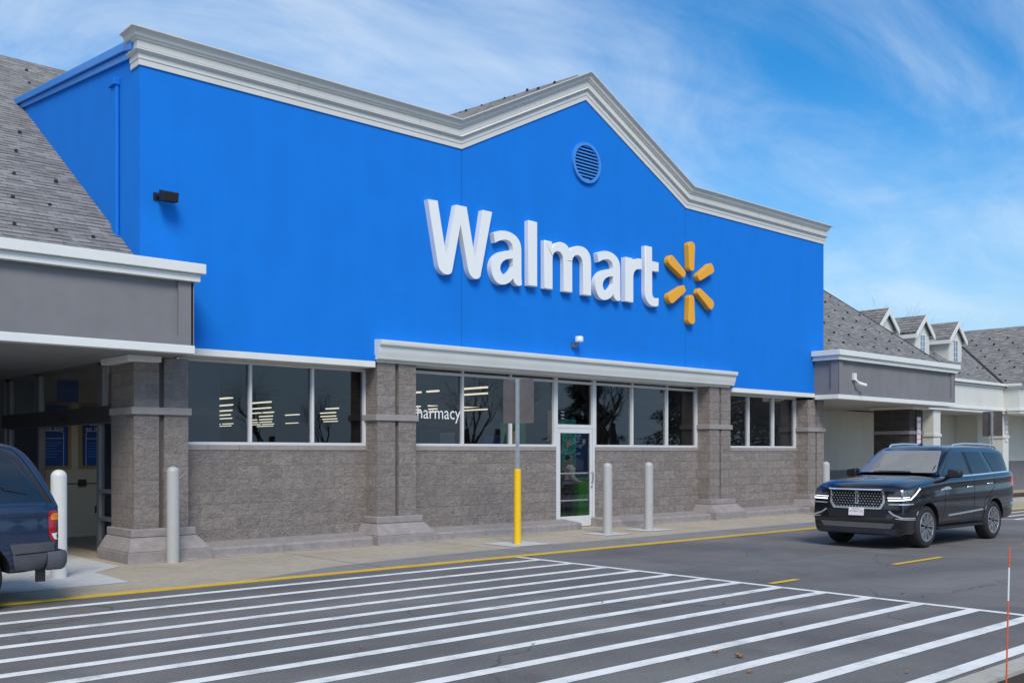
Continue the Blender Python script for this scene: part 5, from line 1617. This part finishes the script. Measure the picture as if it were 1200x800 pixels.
# ---- the dark luxury wagon at the right -----------------------------------------------------
def navigator():
    L = 5.33
    c = Car('parked_suv', L, (20.74, 10.0, 0), 'large black family wagon with chrome grille and lit headlamps at the right entrance', 'suv', M['navpaint'])
    ZB = pchip([(0, .30), (.06, .27), (.5, .26), (1.4, .36), (3.5, .36), (4.6, .38), (5.2, .42), (5.33, .46)])
    BELT = pchip([(0, 1.10), (.06, 1.145), (.2, 1.19), (.5, 1.235), (1.0, 1.28), (1.7, 1.335), (3, 1.375), (4.6, 1.42), (5.15, 1.44), (5.33, 1.41)])
    HOOD = pchip([(0, 1.13), (.03, 1.19), (.10, 1.245), (.3, 1.305), (.8, 1.365), (1.4, 1.415), (1.9, 1.44), (5, 1.45), (5.33, 1.42)])
    W = pchip([(0, .925), (.05, .955), (.2, .985), (.5, 1.0), (1.0, 1.01), (2, 1.0), (4, 1.005), (4.8, .995), (5.2, .965), (5.33, .925)])
    st = [0, .012, .03, .06, .1, .15, .22, .3, .4] + frange(.5, 4.8, 43) + [4.9, 5.0, 5.08, 5.15, 5.21, 5.26, 5.30, 5.33]
    AX = (1.068, 4.087); hz = .41
    c.lower(ZB, BELT, HOOD, W, st, .17, .12, lambda z: max(0, z - .62) * .10 + max(0, .55 - z) * .12, AX, .475, hz)
    ZT = pchip([(1.50, 1.44), (1.65, 1.545), (1.95, 1.735), (2.2, 1.885), (2.35, 1.95), (2.6, 1.985), (3.3, 2.0), (4.2, 1.99), (4.9, 1.95), (5.03, 1.91), (5.10, 1.80), (5.18, 1.63), (5.26, 1.45)])
    WBf = pchip([(1.50, .90), (2.2, .935), (3, .945), (4.5, .94), (5.0, .92), (5.26, .87)])
    us = frange(1.50, 2.4, 12) + frange(2.5, 4.9, 16) + [4.97, 5.03, 5.07, 5.10, 5.14, 5.18, 5.22, 5.26]
    bw = pchip([(1.50, .22), (2.3, .22), (2.8, .10), (3.2, 0), (4.6, 0), (5.0, -.10), (5.26, -.16)])
    c.upper(ZT, lambda q: BELT(q) - .05, WBf, .27, us, bw)
    sk = Skin(*c.meshes); body = Skin(c.meshes[0]); cab = Skin(c.meshes[1])
    for ax in AX:
        for sg in (-1, 1): c.wheel(ax, sg, hz, .41, .285, .845, .285, 10, ((-.115, .007, .017), (.115, .007, .017)))
    # glass
    win = {'front': [(1.86, 1.375), (2.02, 1.52), (2.36, 1.80), (2.50, 1.865), (2.95, 1.88), (3.04, 1.395)],
           'rear': [(3.17, 1.40), (3.08, 1.88), (3.76, 1.88), (4.02, 1.425)],
           'quarter': [(4.20, 1.43), (3.94, 1.88), (4.74, 1.855), (4.86, 1.81), (5.07, 1.455)]}
    for sg in (-1, 1):
        for k, p in win.items():
            c.patch(cab, p, c.side(sg), 'side_window', M['bluescreen'] if k == 'front' else M['carglass'], off=.006, rnd=.035, step=.06)
        c.trims(cab, [stroke([(1.80, 1.36), (2.5, 1.375), (3.5, 1.40), (4.5, 1.432), (5.12, 1.452)], .028)], c.side(sg), 'belt_moulding', M['chrome'], off=.012, thick=.03)
        c.trims(cab, [[(3.05, 1.40), (2.965, 1.875), (3.07, 1.88), (3.16, 1.405)]], c.side(sg), 'door_pillar', M['black'], off=.003)
        # door gaps, sill, mouldings
        gaps = [stroke([(1.78, 1.31), (1.80, 1.0), (1.78, .72), (1.66, .50)], .011), stroke([(3.12, 1.38), (3.11, .9), (3.10, .46)], .011), stroke([(4.10, 1.41), (4.11, 1.15), (3.88, 1.0), (3.62, .86), (3.52, .60), (3.50, .46)], .011), stroke([(1.62, .47), (3.50, .47)], .010)]
        c.trims(body, gaps, c.side(sg), 'door_gap', M['dark'], off=.0025, thick=.006, step=.05)
        c.trims(body, [stroke([(1.60, 1.115), (1.72, 1.135), (2.05, 1.14)], .028), stroke([(1.78, 1.165), (2.0, 1.168)], .018)], c.side(sg), 'fender_badge', M['chrome'], off=.014, thick=.03)
        c.trims(body, [stroke([(1.95, .60), (2.6, .625), (3.5, .665)], .036)], c.side(sg), 'door_moulding', M['chrome'], off=.014, thick=.03)
        c.trims(body, [[(1.50, .34), (1.55, .42), (3.45, .44), (3.52, .36)]], c.side(sg), 'sill', M['black'], off=.012, thick=.03)
        for q, zz in ((2.88, 1.15), (3.84, 1.20)):
            m = MB(); h = body.hit(Vector((c.X(q), sg * 3, zz)), Vector((0, -sg, 0)))[0]
            m.tube([(h.x - .10, h.y + sg * .002, zz), (h.x - .08, h.y + sg * .035, zz + .004), (h.x + .08, h.y + sg * .035, zz + .008), (h.x + .11, h.y + sg * .002, zz + .008)], .014, 8)
            c.part(m, 'door_handle', M['chrome'], None, 60)
        # running board
        m = MB(); m.box(c.X(1.50), c.X(3.50), sg * .80, sg * 1.02, .335, .385); c.part(m, 'running_board', M['black'], None, 30, bevel=.012)
        # mirror
        m = MB()
        m.tube([(c.X(1.98), sg * .93, 1.36), (c.X(1.96), sg * 1.02, 1.385)], [.05, .045], 8)
        k = c.part(m, 'mirror', M['black'], None, 40)
        m = MB(); y0, y1 = sg * .99, sg * 1.24
        m.add([(c.X(1.88), y0, 1.34), (c.X(1.92), y1, 1.36), (c.X(1.92), y1, 1.50), (c.X(1.88), y0, 1.53), (c.X(2.04), y0, 1.34), (c.X(2.06), y1, 1.37), (c.X(2.06), y1, 1.49), (c.X(2.04), y0, 1.53)],
              [(0, 1, 2, 3), (4, 7, 6, 5), (0, 4, 5, 1), (1, 5, 6, 2), (2, 6, 7, 3), (3, 7, 4, 0)])
        c.part(m, 'mirror_shell', M['navpaint'] if False else M['black'], k, 40, bevel=.03)
        # roof rail
        m = MB(); pts = [(2.72, 1.965), (2.82, 2.02), (3.3, 2.045), (4.2, 2.04), (4.75, 2.01), (4.9, 1.94)]
        m.tube([(c.X(a), sg * .68, z) for a, z in pts], [.018, .024, .024, .024, .024, .018], 8)
        c.part(m, 'roof_rail', M['chrome'], None, 60)
        # arch lips
        for ax in AX:
            pl = [(ax + r * math.cos(a), hz + r * math.sin(a)) for r, a in [(.475, math.radians(k)) for k in range(-2, 183, 8)] + [(.515, math.radians(k)) for k in range(182, -3, -8)]]
            c.trims(body, [pl], c.side(sg), 'arch_lip', c.paint, off=.010, thick=.02, step=.06)
    # windscreen, rear screen
    f = c.front()
    c.patch(cab, [(-.835, 1.455), (.835, 1.455), (.665, 1.90), (-.665, 1.90)], f, 'windscreen', M['screen'], off=.005, rnd=.05, step=.07)
    c.patch(cab, [(-.70, 1.50), (.70, 1.50), (.62, 1.80), (-.62, 1.80)], c.rear(), 'rear_window', M['carglass'], off=.006, rnd=.05, step=.07)
    m = MB(); m.box(c.X(2.18), c.X(2.22), -.12, .12, 1.70, 1.76); c.part(m, 'inner_mirror', M['black'], None, 40)
    for y0, y1 in ((-.62, -.02), (.05, .62)):
        h0 = Vector((c.X(1.62), y0 , 1.475)); m = MB()
        m.tube([(c.X(1.63), y1, 1.452), (c.X(1.66), (y0 + y1) / 2, 1.475), (c.X(1.70), y0, 1.478)], .012, 6)
        c.part(m, 'wiper', M['black'], None, 60)
    m = MB(); m.add([(c.X(2.7), -.02, 2.01), (c.X(2.86), -.025, 2.01), (c.X(2.86), .025, 2.01), (c.X(2.7), .02, 2.01), (c.X(2.83), 0, 2.085)], [(0, 3, 2, 1), (0, 1, 4), (1, 2, 4), (2, 3, 4), (3, 0, 4)])
    c.part(m, 'roof_aerial', M['black'], None, 40)
    # front: grille, frame, lamps, plate, lower trims
    g = [(-.53, 1.135), (.53, 1.135), (.54, .90), (.47, .80), (-.47, .80), (-.54, .90)]
    gr = c.patch(body, g, f, 'grille', M['grille'], off=.008, rnd=.03, step=.045)
    go = [(-.56, 1.16), (.56, 1.16), (.575, .89), (.50, .765), (-.50, .765), (-.575, .89)]
    mb = MB()
    A, Bp = resample(round_poly(go, .03), .04), None
    N_ = len(go)
    for i in range(N_):
        a0, a1, b1, b0 = go[i], go[(i + 1) % N_], g[(i + 1) % N_], g[i]
        patch_mb(body, [a0, a1, b1, b0], f, .022, .04, .05, mb)
    c.part(mb, 'grille_frame', M['chrome'], gr, 40)
    mb = MB()
    for p in ([(-.034, 1.10), (.034, 1.10), (.030, .86), (-.030, .86)],): patch_mb(body, p, f, .028, .03, .05, mb)
    e = c.part(mb, 'emblem', M['chrome'], gr, 30)
    mb = MB(); patch_mb(body, [(-.016, 1.08), (-.003, 1.08), (-.003, .88), (-.016, .88)], f, .0295, .003, .05, mb); patch_mb(body, [(.003, 1.08), (.016, 1.08), (.016, .88), (.003, .88)], f, .0295, .003, .05, mb)
    c.part(mb, 'emblem_slots', M['rimdark'], e, 30)
    for sg in (-1, 1):
        dfr = ((0, 0, 0), (-.5 * sg * -1 * -1, .866, 0), (0, 0, 1), (.866, .5 * -sg, 0))
        # headlamp seen square on from a 30 degree swing
        ca, sa = math.cos(math.radians(32)), math.sin(math.radians(32))
        d = Vector((ca, -sg * sa, 0)); u = Vector((sa, sg * ca, 0))
        org = Vector((c.X(.25), sg * .80, 0)); fr_ = (org, u, (0, 0, 1), d)
        hl = [(-.19, 1.10), (.12, 1.155), (.47, 1.19), (.40, 1.07), (.25, .955), (-.18, .93), (-.20, 1.0)]
        lamp_ = c.patch(body, hl, fr_, 'headlight', M['lampdark'], off=.008, rnd=.02, step=.05)
        c.trims(body, [stroke([(-.17, .945), (.0, .952), (.24, .968), (.33, 1.05), (.43, 1.165)], .026), stroke([(-.18, .99), (.02, .997), (.22, 1.01)], .012)], fr_, 'running_lamp', M['drl'], lamp_, off=.013, thick=.01)
        c.trims(body, [[(-.16, 1.02), (.03, 1.025), (.03, 1.12), (-.16, 1.085)], [(.05, 1.025), (.27, 1.035), (.33, 1.15), (.05, 1.125)]], fr_, 'lens', M['lampgray'], lamp_, off=.011, thick=.01)
        c.trims(body, [[(.30, 1.07), (.33, 1.06), (.40, 1.15), (.37, 1.15)]], fr_, 'side_marker', M['taillamp'], lamp_, off=.012, thick=.01)
        c.trims(body, [stroke([(-.16, .865), (.0, .87), (.30, .875)], .022)], fr_, 'bumper_strip', M['chrome'], off=.012, thick=.02)
        vent = c.patch(body, [(-.10, .60), (.05, .72), (.33, .70), (.33, .58), (.02, .555)], fr_, 'bumper_vent', M['black'], off=.004, step=.05)
        c.trims(body, [stroke([(-.16, .74), (-.08, .67), (.06, .615), (.34, .60)], .030), stroke([(-.05, .60), (.34, .565)], .014)], fr_, 'vent_trim', M['chrome'], vent, off=.014, thick=.02)
    c.trims(body, [[(-.62, .745), (.62, .745), (.60, .60), (-.60, .60)]], f, 'lower_intake', M['black'], off=.005, step=.06)
    c.trims(body, [[(-.78, .50), (.78, .50), (.70, .40), (-.70, .40)]], f, 'skid_trim', M['rimsilver'], off=.014, thick=.03, step=.06)
    c.trims(body, [[(-.84, .385), (.84, .385), (.80, .29), (-.80, .29)]], f, 'front_lip', M['black'], off=.012, thick=.02, step=.06)
    pl = c.trims(body, [[(-.155, .785), (.155, .785), (.155, .635), (-.155, .635)]], f, 'number_plate', M['signwhite'], off=.036, thick=.02, step=.2)
    hx = body.hit(Vector((-8, 0, .71)), Vector((1, 0, 0)))[0].x - .0375
    mb = text_mb('4D3BM 170', .062, lambda a, b, h: (hx, -a, .705 + b), sx=.92)
    o = c.part(mb, 'plate_number', M['red'], pl, 30, recalc=False)
    mb = text_mb('Massachusetts', .026, lambda a, b, h: (hx, -a, .765 + b)); q = text_mb('The Spirit of America', .02, lambda a, b, h: (hx, -a, .65 + b)); mb.add(q.v, q.f)
    c.part(mb, 'plate_text', M['navy'], pl, 30, recalc=False)
    # rear lamps and bumper trims
    for sg in (-1, 1):
        ca, sa = math.cos(math.radians(45)), math.sin(math.radians(45))
        fr_ = (Vector((c.X(5.2), sg * .9, 0)), Vector((-sa, sg * ca, 0)), (0, 0, 1), Vector((-ca, -sg * sa, 0)))
        c.patch(body, [(-.35, 1.34), (.16, 1.36), (.19, 1.12), (.0, 1.14), (-.35, 1.20)], fr_, 'tail_light', M['taillit'], off=.008, rnd=.02)
        c.trims(body, [stroke([(-.3, .74), (.2, .74)], .05)], fr_, 'rear_strip', M['chrome'], off=.01, thick=.02)
    c.trims(body, [[(-.16, 1.02), (.16, 1.02), (.16, .87), (-.16, .87)]], c.rear(), 'rear_plate', M['signwhite'], off=.01, thick=.02, step=.2)
    c.finish()
    c.root.scale = (1.03, 1, 1)
    return c
def grille_mat():
    t = NT('chrome_mesh_grille'); p = t.obj()
    s = t.new('SeparateXYZ'); t.link(p, s.inputs[0])
    k = .062
    row = t.math('FLOOR', t.math('DIVIDE', s.outputs[2], k * .8))
    yy = t.math('ADD', t.math('DIVIDE', s.outputs[1], k), t.math('MULTIPLY', t.math('MODULO', row, 2.0), .5))
    fy = t.math('SUBTRACT', t.math('FRACT', yy), .5); fz = t.math('SUBTRACT', t.math('FRACT', t.math('DIVIDE', s.outputs[2], k * .8)), .5)
    r = t.math('SQRT', t.math('ADD', t.math('MULTIPLY', fy, fy), t.math('MULTIPLY', fz, fz)))
    dot = t.ramp(r, .22, .29, 1.0, 0.0)
    t.set(t.mix(dot, (0.006, 0.006, 0.008, 1), (0.72, 0.74, 0.77, 1)), .2)
    t.link(dot, t.b.inputs['Metallic'])
    t.bump(dot, .8, .02)
    return t.m
M['grille'] = grille_mat()
M['lampgray'] = plain('lamp_reflector', (0.20, 0.21, 0.22), 0.15, 0.4, var=0.2, vs=15, bump=0)
M['rimsilver'] = plain('satin_trim', (0.25, 0.26, 0.27), 0.3, 0.8, var=0.05, bump=0)
navigator()

# ---- the blue wagon cut by the left edge -----------------------------------------------------
def explorer():
    L = 5.1
    c = Car('parked_wagon', L, (4.12 - L / 2, 13.62, 0), 'dark blue older wagon with grey lower cladding, its tail just inside the left edge', 'suv', M['bluepaint'])
    ZB = pchip([(0, .48), (.1, .44), (1, .45), (3.4, .45), (4.6, .42), (5.1, .48)])
    BELT = pchip([(0, .98), (.15, 1.05), (.6, 1.12), (1.4, 1.17), (2.5, 1.205), (4.2, 1.235), (4.9, 1.24), (5.1, 1.22)])
    HOOD = pchip([(0, .98), (.05, 1.06), (.3, 1.15), (.9, 1.20), (1.5, 1.235), (2, 1.24), (5.1, 1.235)])
    W = pchip([(0, .84), (.1, .88), (.5, .94), (1.2, .96), (3, .965), (4.4, .96), (4.85, .945), (5.02, .92), (5.1, .89)])
    st = [0, .02, .05, .1, .17, .25, .35] + frange(.45, 4.6, 40) + [4.7, 4.8, 4.88, 4.95, 5.0, 5.04, 5.08, 5.1]
    AX = (.95, 4.03); hz = .385
    c.lower(ZB, BELT, HOOD, W, st, .20, .06, lambda z: 0, AX, .47, hz)
    ZT = pchip([(1.30, 1.22), (1.5, 1.38), (1.8, 1.63), (2.1, 1.85), (2.25, 1.92), (2.6, 1.97), (3.5, 1.985), (4.2, 1.985), (4.48, 1.972), (4.64, 1.93), (4.77, 1.82), (4.88, 1.66), (4.98, 1.46), (5.05, 1.30), (5.08, 1.21)])
    WBf = pchip([(1.30, .87), (2, .91), (3, .92), (4.4, .915), (4.9, .90), (5.04, .885)])
    us = frange(1.30, 2.2, 12) + frange(2.3, 4.4, 14) + frange(4.45, 5.08, 14)
    bw = pchip([(1.30, .24), (2.1, .20), (2.6, .06), (3.0, 0), (4.3, 0), (4.6, -.03), (5.04, -.04)])
    c.upper(ZT, lambda q: BELT(q) - .03, WBf, .19, us, bw)
    body = Skin(c.meshes[0]); cab = Skin(c.meshes[1])
    for ax in AX:
        for sg in (-1, 1): c.wheel(ax, sg, hz, .385, .24, .82, .21, 5, ((0, .04, .05),))
    for sg in (-1, 1):
        for p in ([(1.66, 1.245), (2.12, 1.62), (2.30, 1.80), (2.72, 1.83), (2.76, 1.25)], [(2.86, 1.25), (2.84, 1.835), (3.42, 1.84), (3.50, 1.255)], [(3.62, 1.265), (3.56, 1.835), (4.36, 1.87), (4.54, 1.77), (4.90, 1.265)]):
            w = c.patch(cab, p, c.side(sg), 'side_window', M['carglass'], off=.004, rnd=.05, step=.06)
        c.trims(cab, [stroke([(4.38, 1.90), (4.58, 1.79), (4.77, 1.52), (4.93, 1.25)], .045)], c.side(sg), 'window_seal', M['black'], off=.006, thick=.012)
        c.trims(cab, [stroke([(4.36, 1.95), (4.56, 1.89), (4.66, 1.78), (4.83, 1.50), (4.97, 1.25)], .012), stroke([(2.2, 1.87), (3.0, 1.91), (4.2, 1.90)], .02)], c.side(sg), 'drip_rail', M['dark'], off=.004, thick=.01)
        # aerial base and lead seen on the rear quarter glass
        if sg < 0:
            m = MB(); q = cab.hit(Vector((c.X(4.26), -3, 1.585)), Vector((0, 1, 0)))[0]; q2 = cab.hit(Vector((c.X(4.44), -3, 1.42)), Vector((0, 1, 0)))[0]; q3 = cab.hit(Vector((c.X(4.68), -3, 1.37)), Vector((0, 1, 0)))[0]
            m.tube([q + Vector((0, -.012, 0)), q.lerp(q2, .5) + Vector((-.0, -.012, -.02)), q2 + Vector((0, -.012, 0)), q3 + Vector((0, -.012, 0))], .009, 6)
            m.box(q.x - .02, q.x + .06, q.y - .02, q.y - .005, q.z - .012, q.z + .022)
            c.part(m, 'aerial', M['black'], None, 60)
            c.trims(body, [stroke([(4.20 + .115 * math.cos(a), .985 + .125 * math.sin(a)) for a in [2 * PI * k / 28 for k in range(29)]], .009)], c.side(sg), 'fuel_door_gap', M['dark'], off=.003, thick=.006, step=.04)
            c.trims(body, [[(4.29, .99), (4.31, .98), (4.31, 1.02), (4.29, 1.01)]], c.side(sg), 'fuel_door_lip', M['chrome'], off=.006, thick=.01)
        gaps = [stroke([(1.62, 1.15), (1.60, .6)], .012), stroke([(2.80, 1.2), (2.80, .55)], .012), stroke([(3.55, 1.22), (3.52, .95), (3.40, .72), (3.36, .55)], .012)]
        c.trims(body, gaps, c.side(sg), 'door_gap', M['dark'], off=.0025, thick=.006)
        for q in (2.62, 3.38):
            m = MB(); h = body.hit(Vector((c.X(q), sg * 3, 1.08)), Vector((0, -sg, 0)))[0]
            m.box(h.x - .09, h.x + .09, h.y - .012, h.y + .012, 1.06, 1.10); c.part(m, 'door_handle', M['black'], None, 40, bevel=.008)
        # grey cladding over the sills and arches
        c.trims(body, [[(4.47, .775), (5.06, .79), (5.06, .68), (4.54, .66), (4.52, .63)]], c.side(sg), 'cladding', M['cladding'], off=.014, thick=.03)
        c.trims(body, [[(1.42, .66), (3.45, .70), (3.44, .50), (1.43, .48)]], c.side(sg), 'sill_cladding', M['cladding'], off=.014, thick=.03)
        for ax in AX:
            pl = [(ax + r * math.cos(a), hz + r * math.sin(a)) for r, a in [(.47, math.radians(k)) for k in range(10, 171, 8)] + [(.53, math.radians(k)) for k in range(170, 9, -8)]]
            c.trims(body, [pl], c.side(sg), 'arch_lip', M['bluepaint'], off=.012, thick=.03)
        # tail lamp: amber over red over clear
        for nm, p, mt in (('tail_light', [(4.915, 1.14), (4.93, 1.155), (5.06, 1.165), (5.09, 1.15), (5.085, .80), (4.975, .79), (4.93, .82), (4.91, .94)], M['taillamp']),):
            ca, sa = math.cos(math.radians(60)), math.sin(math.radians(60))
            t_ = c.patch(body, p, c.side(sg), nm, mt, off=.012, thick=.03, rnd=.02, step=.04)
        c.patch(body, [(4.965, 1.13), (5.08, 1.135), (5.08, 1.05), (4.94, 1.045), (4.94, 1.09)], c.side(sg), 'turn_lamp', M['amberlens'], t_, off=.017, thick=.01, rnd=.02, step=.04)
        c.patch(body, [(4.945, .885), (5.08, .89), (5.08, .815), (4.985, .81)], c.side(sg), 'reverse_lamp', M['signwhite'], t_, off=.017, thick=.01, rnd=.015, step=.04)
        m = MB(); m.box(c.X(4.80), c.X(4.91), sg * .80, sg * .83, .30, .47); c.part(m, 'mud_flap', M['black'], None, 30)
        m = MB(); m.box(c.X(2.25), c.X(4.25), sg * .66, sg * .70, 1.90, 1.925); c.part(m, 'roof_rail', M['black'], None, 30, bevel=.008)
        m = MB(); m.box(c.X(1.72), c.X(1.86), sg * .93, sg * 1.13, 1.20, 1.36); c.part(m, 'mirror', M['black'], None, 40, bevel=.03)
    # bumpers: swept round the ends
    def bumper(x0, x1, z0, z1, y, rear):
        m = MB(); prof = [(0, z0 + .02), (.06, z0), (.10, z0 + .02), (.125, z0 + .08), (.13, z1 - .05), (.11, z1), (0, z1)]
        path = [(x0, -y), (x1 - .10, -y), (x1 - .05, -y + .006), (x1 - .02, -y + .03), (x1 - .005, -y + .07), (x1, -y + .2), (x1 + .03, 0), (x1, y - .2), (x1 - .005, y - .07), (x1 - .02, y - .03), (x1 - .05, y - .006), (x1 - .10, y), (x0, y)]
        n = len(path); vs = []
        for i, p in enumerate(path):
            a = Vector(path[max(0, i - 1)]); b = Vector(path[min(n - 1, i + 1)]); d = (b - a).normalized(); nn = Vector((d.y, -d.x))
            for q, z in prof: vs.append((p[0] + nn.x * (q - .10), p[1] + nn.y * (q - .10), z))
        k = len(prof); fs = []
        for i in range(n - 1):
            for j in range(k): fs.append((i * k + j, i * k + (j + 1) % k, (i + 1) * k + (j + 1) % k, (i + 1) * k + j))
        fs.append(list(range(k))); fs.append([(n - 1) * k + j for j in range(k)])
        if not rear: vs = [(-x, yy, z) for x, yy, z in vs]
        m.add(vs, fs); return m
    c.part(bumper(c.X(4.90), c.X(5.13), .44, .665, .93, True), 'rear_bumper', M['cladding'], None, 32)
    c.part(bumper(c.X(4.35), c.X(5.12), .46, .74, .88, False), 'front_bumper', M['cladding'], None, 50)
    for sg in (-1, 1):
        c.trims(body, [[(4.50, .64), (4.90, .655), (4.88, .47), (4.62, .37), (4.56, .375)]], c.side(sg), 'quarter_cladding', M['cladding'], off=.03, thick=.05)
    c.patch(cab, [(-.74, 1.27), (.74, 1.27), (.62, 1.74), (-.62, 1.74)], c.front(), 'windscreen', M['screen'], off=.005, rnd=.05, step=.07)
    c.patch(cab, [(-.70, 1.28), (.70, 1.28), (.60, 1.72), (-.60, 1.72)], c.rear(), 'rear_window', M['carglass'], off=.005, rnd=.05, step=.07)
    c.trims(body, [[(-.40, 1.0), (.40, 1.0), (.40, .80), (-.40, .80)]], c.front(), 'grille', M['black'], off=.008)
    for sg in (-1, 1):
        c.trims(body, [[(sg * .44, 1.0), (sg * .78, 1.0), (sg * .78, .82), (sg * .44, .82)]], c.front(), 'headlight', M['lampclear'], off=.008)
    c.trims(body, [[(-.16, 1.0), (.16, 1.0), (.16, .85), (-.16, .85)]], c.rear(), 'rear_plate', M['signwhite'], off=.01, thick=.02, step=.2)
    c.finish()
explorer()
# ------------------------------------------------------------------ light, sky, camera
w = bpy.data.worlds.new('World'); SC.world = w; w.use_nodes = True
nt = w.node_tree; nt.nodes.clear()
N = nt.nodes.new; LK = nt.links.new
SUN_EL, SUN_AZ = math.radians(46), math.radians(-122)     # direction the light comes from (angle in the xy plane)
sky = N('ShaderNodeTexSky'); sky.sky_type = 'NISHITA'; sky.sun_disc = False
sky.sun_elevation = SUN_EL; sky.sun_rotation = math.radians(90) - SUN_AZ
sky.air_density = 1.0; sky.dust_density = 0.6; sky.ozone_density = 2.0
hs = N('ShaderNodeHueSaturation'); hs.inputs['Saturation'].default_value = SKYSAT; hs.inputs['Value'].default_value = 1.0
hs.inputs['Hue'].default_value = 0.500
LK(sky.outputs[0], hs.inputs['Color'])
tc = N('ShaderNodeTexCoord')
sep = N('ShaderNodeSeparateXYZ'); LK(tc.outputs['Generated'], sep.inputs[0])
def mth(op, a, b=None, cl=False):
    n = N('ShaderNodeMath'); n.operation = op; n.use_clamp = cl
    for i, v in enumerate((a, b)):
        if v is None: continue
        if isinstance(v, (int, float)): n.inputs[i].default_value = v
        else: LK(v, n.inputs[i])
    return n.outputs[0]
# flat cloud deck: project the view direction on a plane overhead
zc = mth('ADD', mth('MAXIMUM', sep.outputs[2], 0.0), 0.16)
px = mth('DIVIDE', sep.outputs[0], zc); py = mth('DIVIDE', sep.outputs[1], zc)
cmb = N('ShaderNodeCombineXYZ'); LK(px, cmb.inputs[0]); LK(py, cmb.inputs[1])
mp = N('ShaderNodeMapping'); mp.inputs['Rotation'].default_value = (0, 0, math.radians(-38)); mp.inputs['Scale'].default_value = (0.75, 1.15, 1)
mp.inputs['Location'].default_value = CLOUDLOC
LK(cmb.outputs[0], mp.inputs['Vector'])
def nz(scale, det, rough, dist):
    n = N('ShaderNodeTexNoise'); n.inputs['Scale'].default_value = scale; n.inputs['Detail'].default_value = det
    n.inputs['Roughness'].default_value = rough; n.inputs['Distortion'].default_value = dist
    LK(mp.outputs[0], n.inputs['Vector']); return n.outputs['Fac']
a = nz(0.55, 7, .55, .6); b = nz(2.1, 9, .62, 1.0)
# long cirrus streaks on a second, strongly stretched mapping
mp2 = N('ShaderNodeMapping'); mp2.inputs['Rotation'].default_value = (0, 0, math.radians(-62)); mp2.inputs['Scale'].default_value = (0.7, 1.9, 1); mp2.inputs['Location'].default_value = (.4, 2.2, 0)
LK(cmb.outputs[0], mp2.inputs['Vector'])
cn = N('ShaderNodeTexNoise'); cn.inputs['Scale'].default_value = 0.9; cn.inputs['Detail'].default_value = 8; cn.inputs['Roughness'].default_value = .6; cn.inputs['Distortion'].default_value = .8
LK(mp2.outputs[0], cn.inputs['Vector'])
f = mth('ADD', mth('ADD', mth('MULTIPLY', a, .58), mth('MULTIPLY', b, .20)), mth('MULTIPLY', cn.outputs['Fac'], .22))
# more cloud drifting in from the north-west
f = mth('ADD', f, mth('MULTIPLY', mth('SUBTRACT', sep.outputs[1], sep.outputs[0]), .075))
mr = N('ShaderNodeMapRange'); mr.interpolation_type = 'SMOOTHSTEP'; LK(f, mr.inputs[0])
for i, v in zip((1, 2, 3, 4), (CL0, CL1, 0.0, CLMAX)): mr.inputs[i].default_value = v
mx = N('ShaderNodeMix'); mx.data_type = 'RGBA'
# thin bluish haze veil towards the horizon
hz_ = N('ShaderNodeMapRange'); hz_.interpolation_type = 'SMOOTHSTEP'; LK(sep.outputs[2], hz_.inputs[0])
for i, v in zip((1, 2, 3, 4), (0.0, 0.34, 0.9, 0.0)): hz_.inputs[i].default_value = v
mh = N('ShaderNodeMix'); mh.data_type = 'RGBA'
LK(hz_.outputs[0], mh.inputs['Factor']); LK(hs.outputs[0], mh.inputs[6]); mh.inputs[7].default_value = HAZECOL
LK(mr.outputs[0], mx.inputs['Factor']); LK(mh.outputs[2], mx.inputs[6]); mx.inputs[7].default_value = CLOUDCOL
bg = N('ShaderNodeBackground'); bg.inputs['Strength'].default_value = SKYSTR
LK(mx.outputs[2], bg.inputs['Color'])
wo = N('ShaderNodeOutputWorld'); LK(bg.outputs[0], wo.inputs[0])

sd = bpy.data.lights.new('sun', 'SUN'); sd.energy = SUNSTR; sd.angle = math.radians(24); sd.color = (1.0, 0.93, 0.83)
so = bpy.data.objects.new('sun', sd); COL.objects.link(so)
dv = Vector((math.cos(SUN_EL) * math.cos(SUN_AZ), math.cos(SUN_EL) * math.sin(SUN_AZ), math.sin(SUN_EL)))
so.rotation_euler = dv.to_track_quat('Z', 'Y').to_euler(); so.location = dv * 50

cd = bpy.data.cameras.new('camera'); cam = bpy.data.objects.new('camera', cd); COL.objects.link(cam)
cam.location = (0, 0, 1.86); cam.rotation_euler = (math.radians(90), 0, math.radians(47.87 - 90))
cd.sensor_width = 36; cd.sensor_fit = 'HORIZONTAL'; cd.lens = 1170 / 1200 * 36; cd.shift_y = 130 / 1200
cd.clip_start = 0.05; cd.clip_end = 3000
SC.camera = cam
SC.view_settings.view_transform = 'Standard'; SC.view_settings.look = 'None'
SC.view_settings.exposure = EXPO; SC.view_settings.gamma = 1; SC.view_settings.use_curve_mapping = False
SC.cycles.transparent_max_bounces = 16
SC.cycles.max_bounces = 8
SC.cycles.use_denoising = True
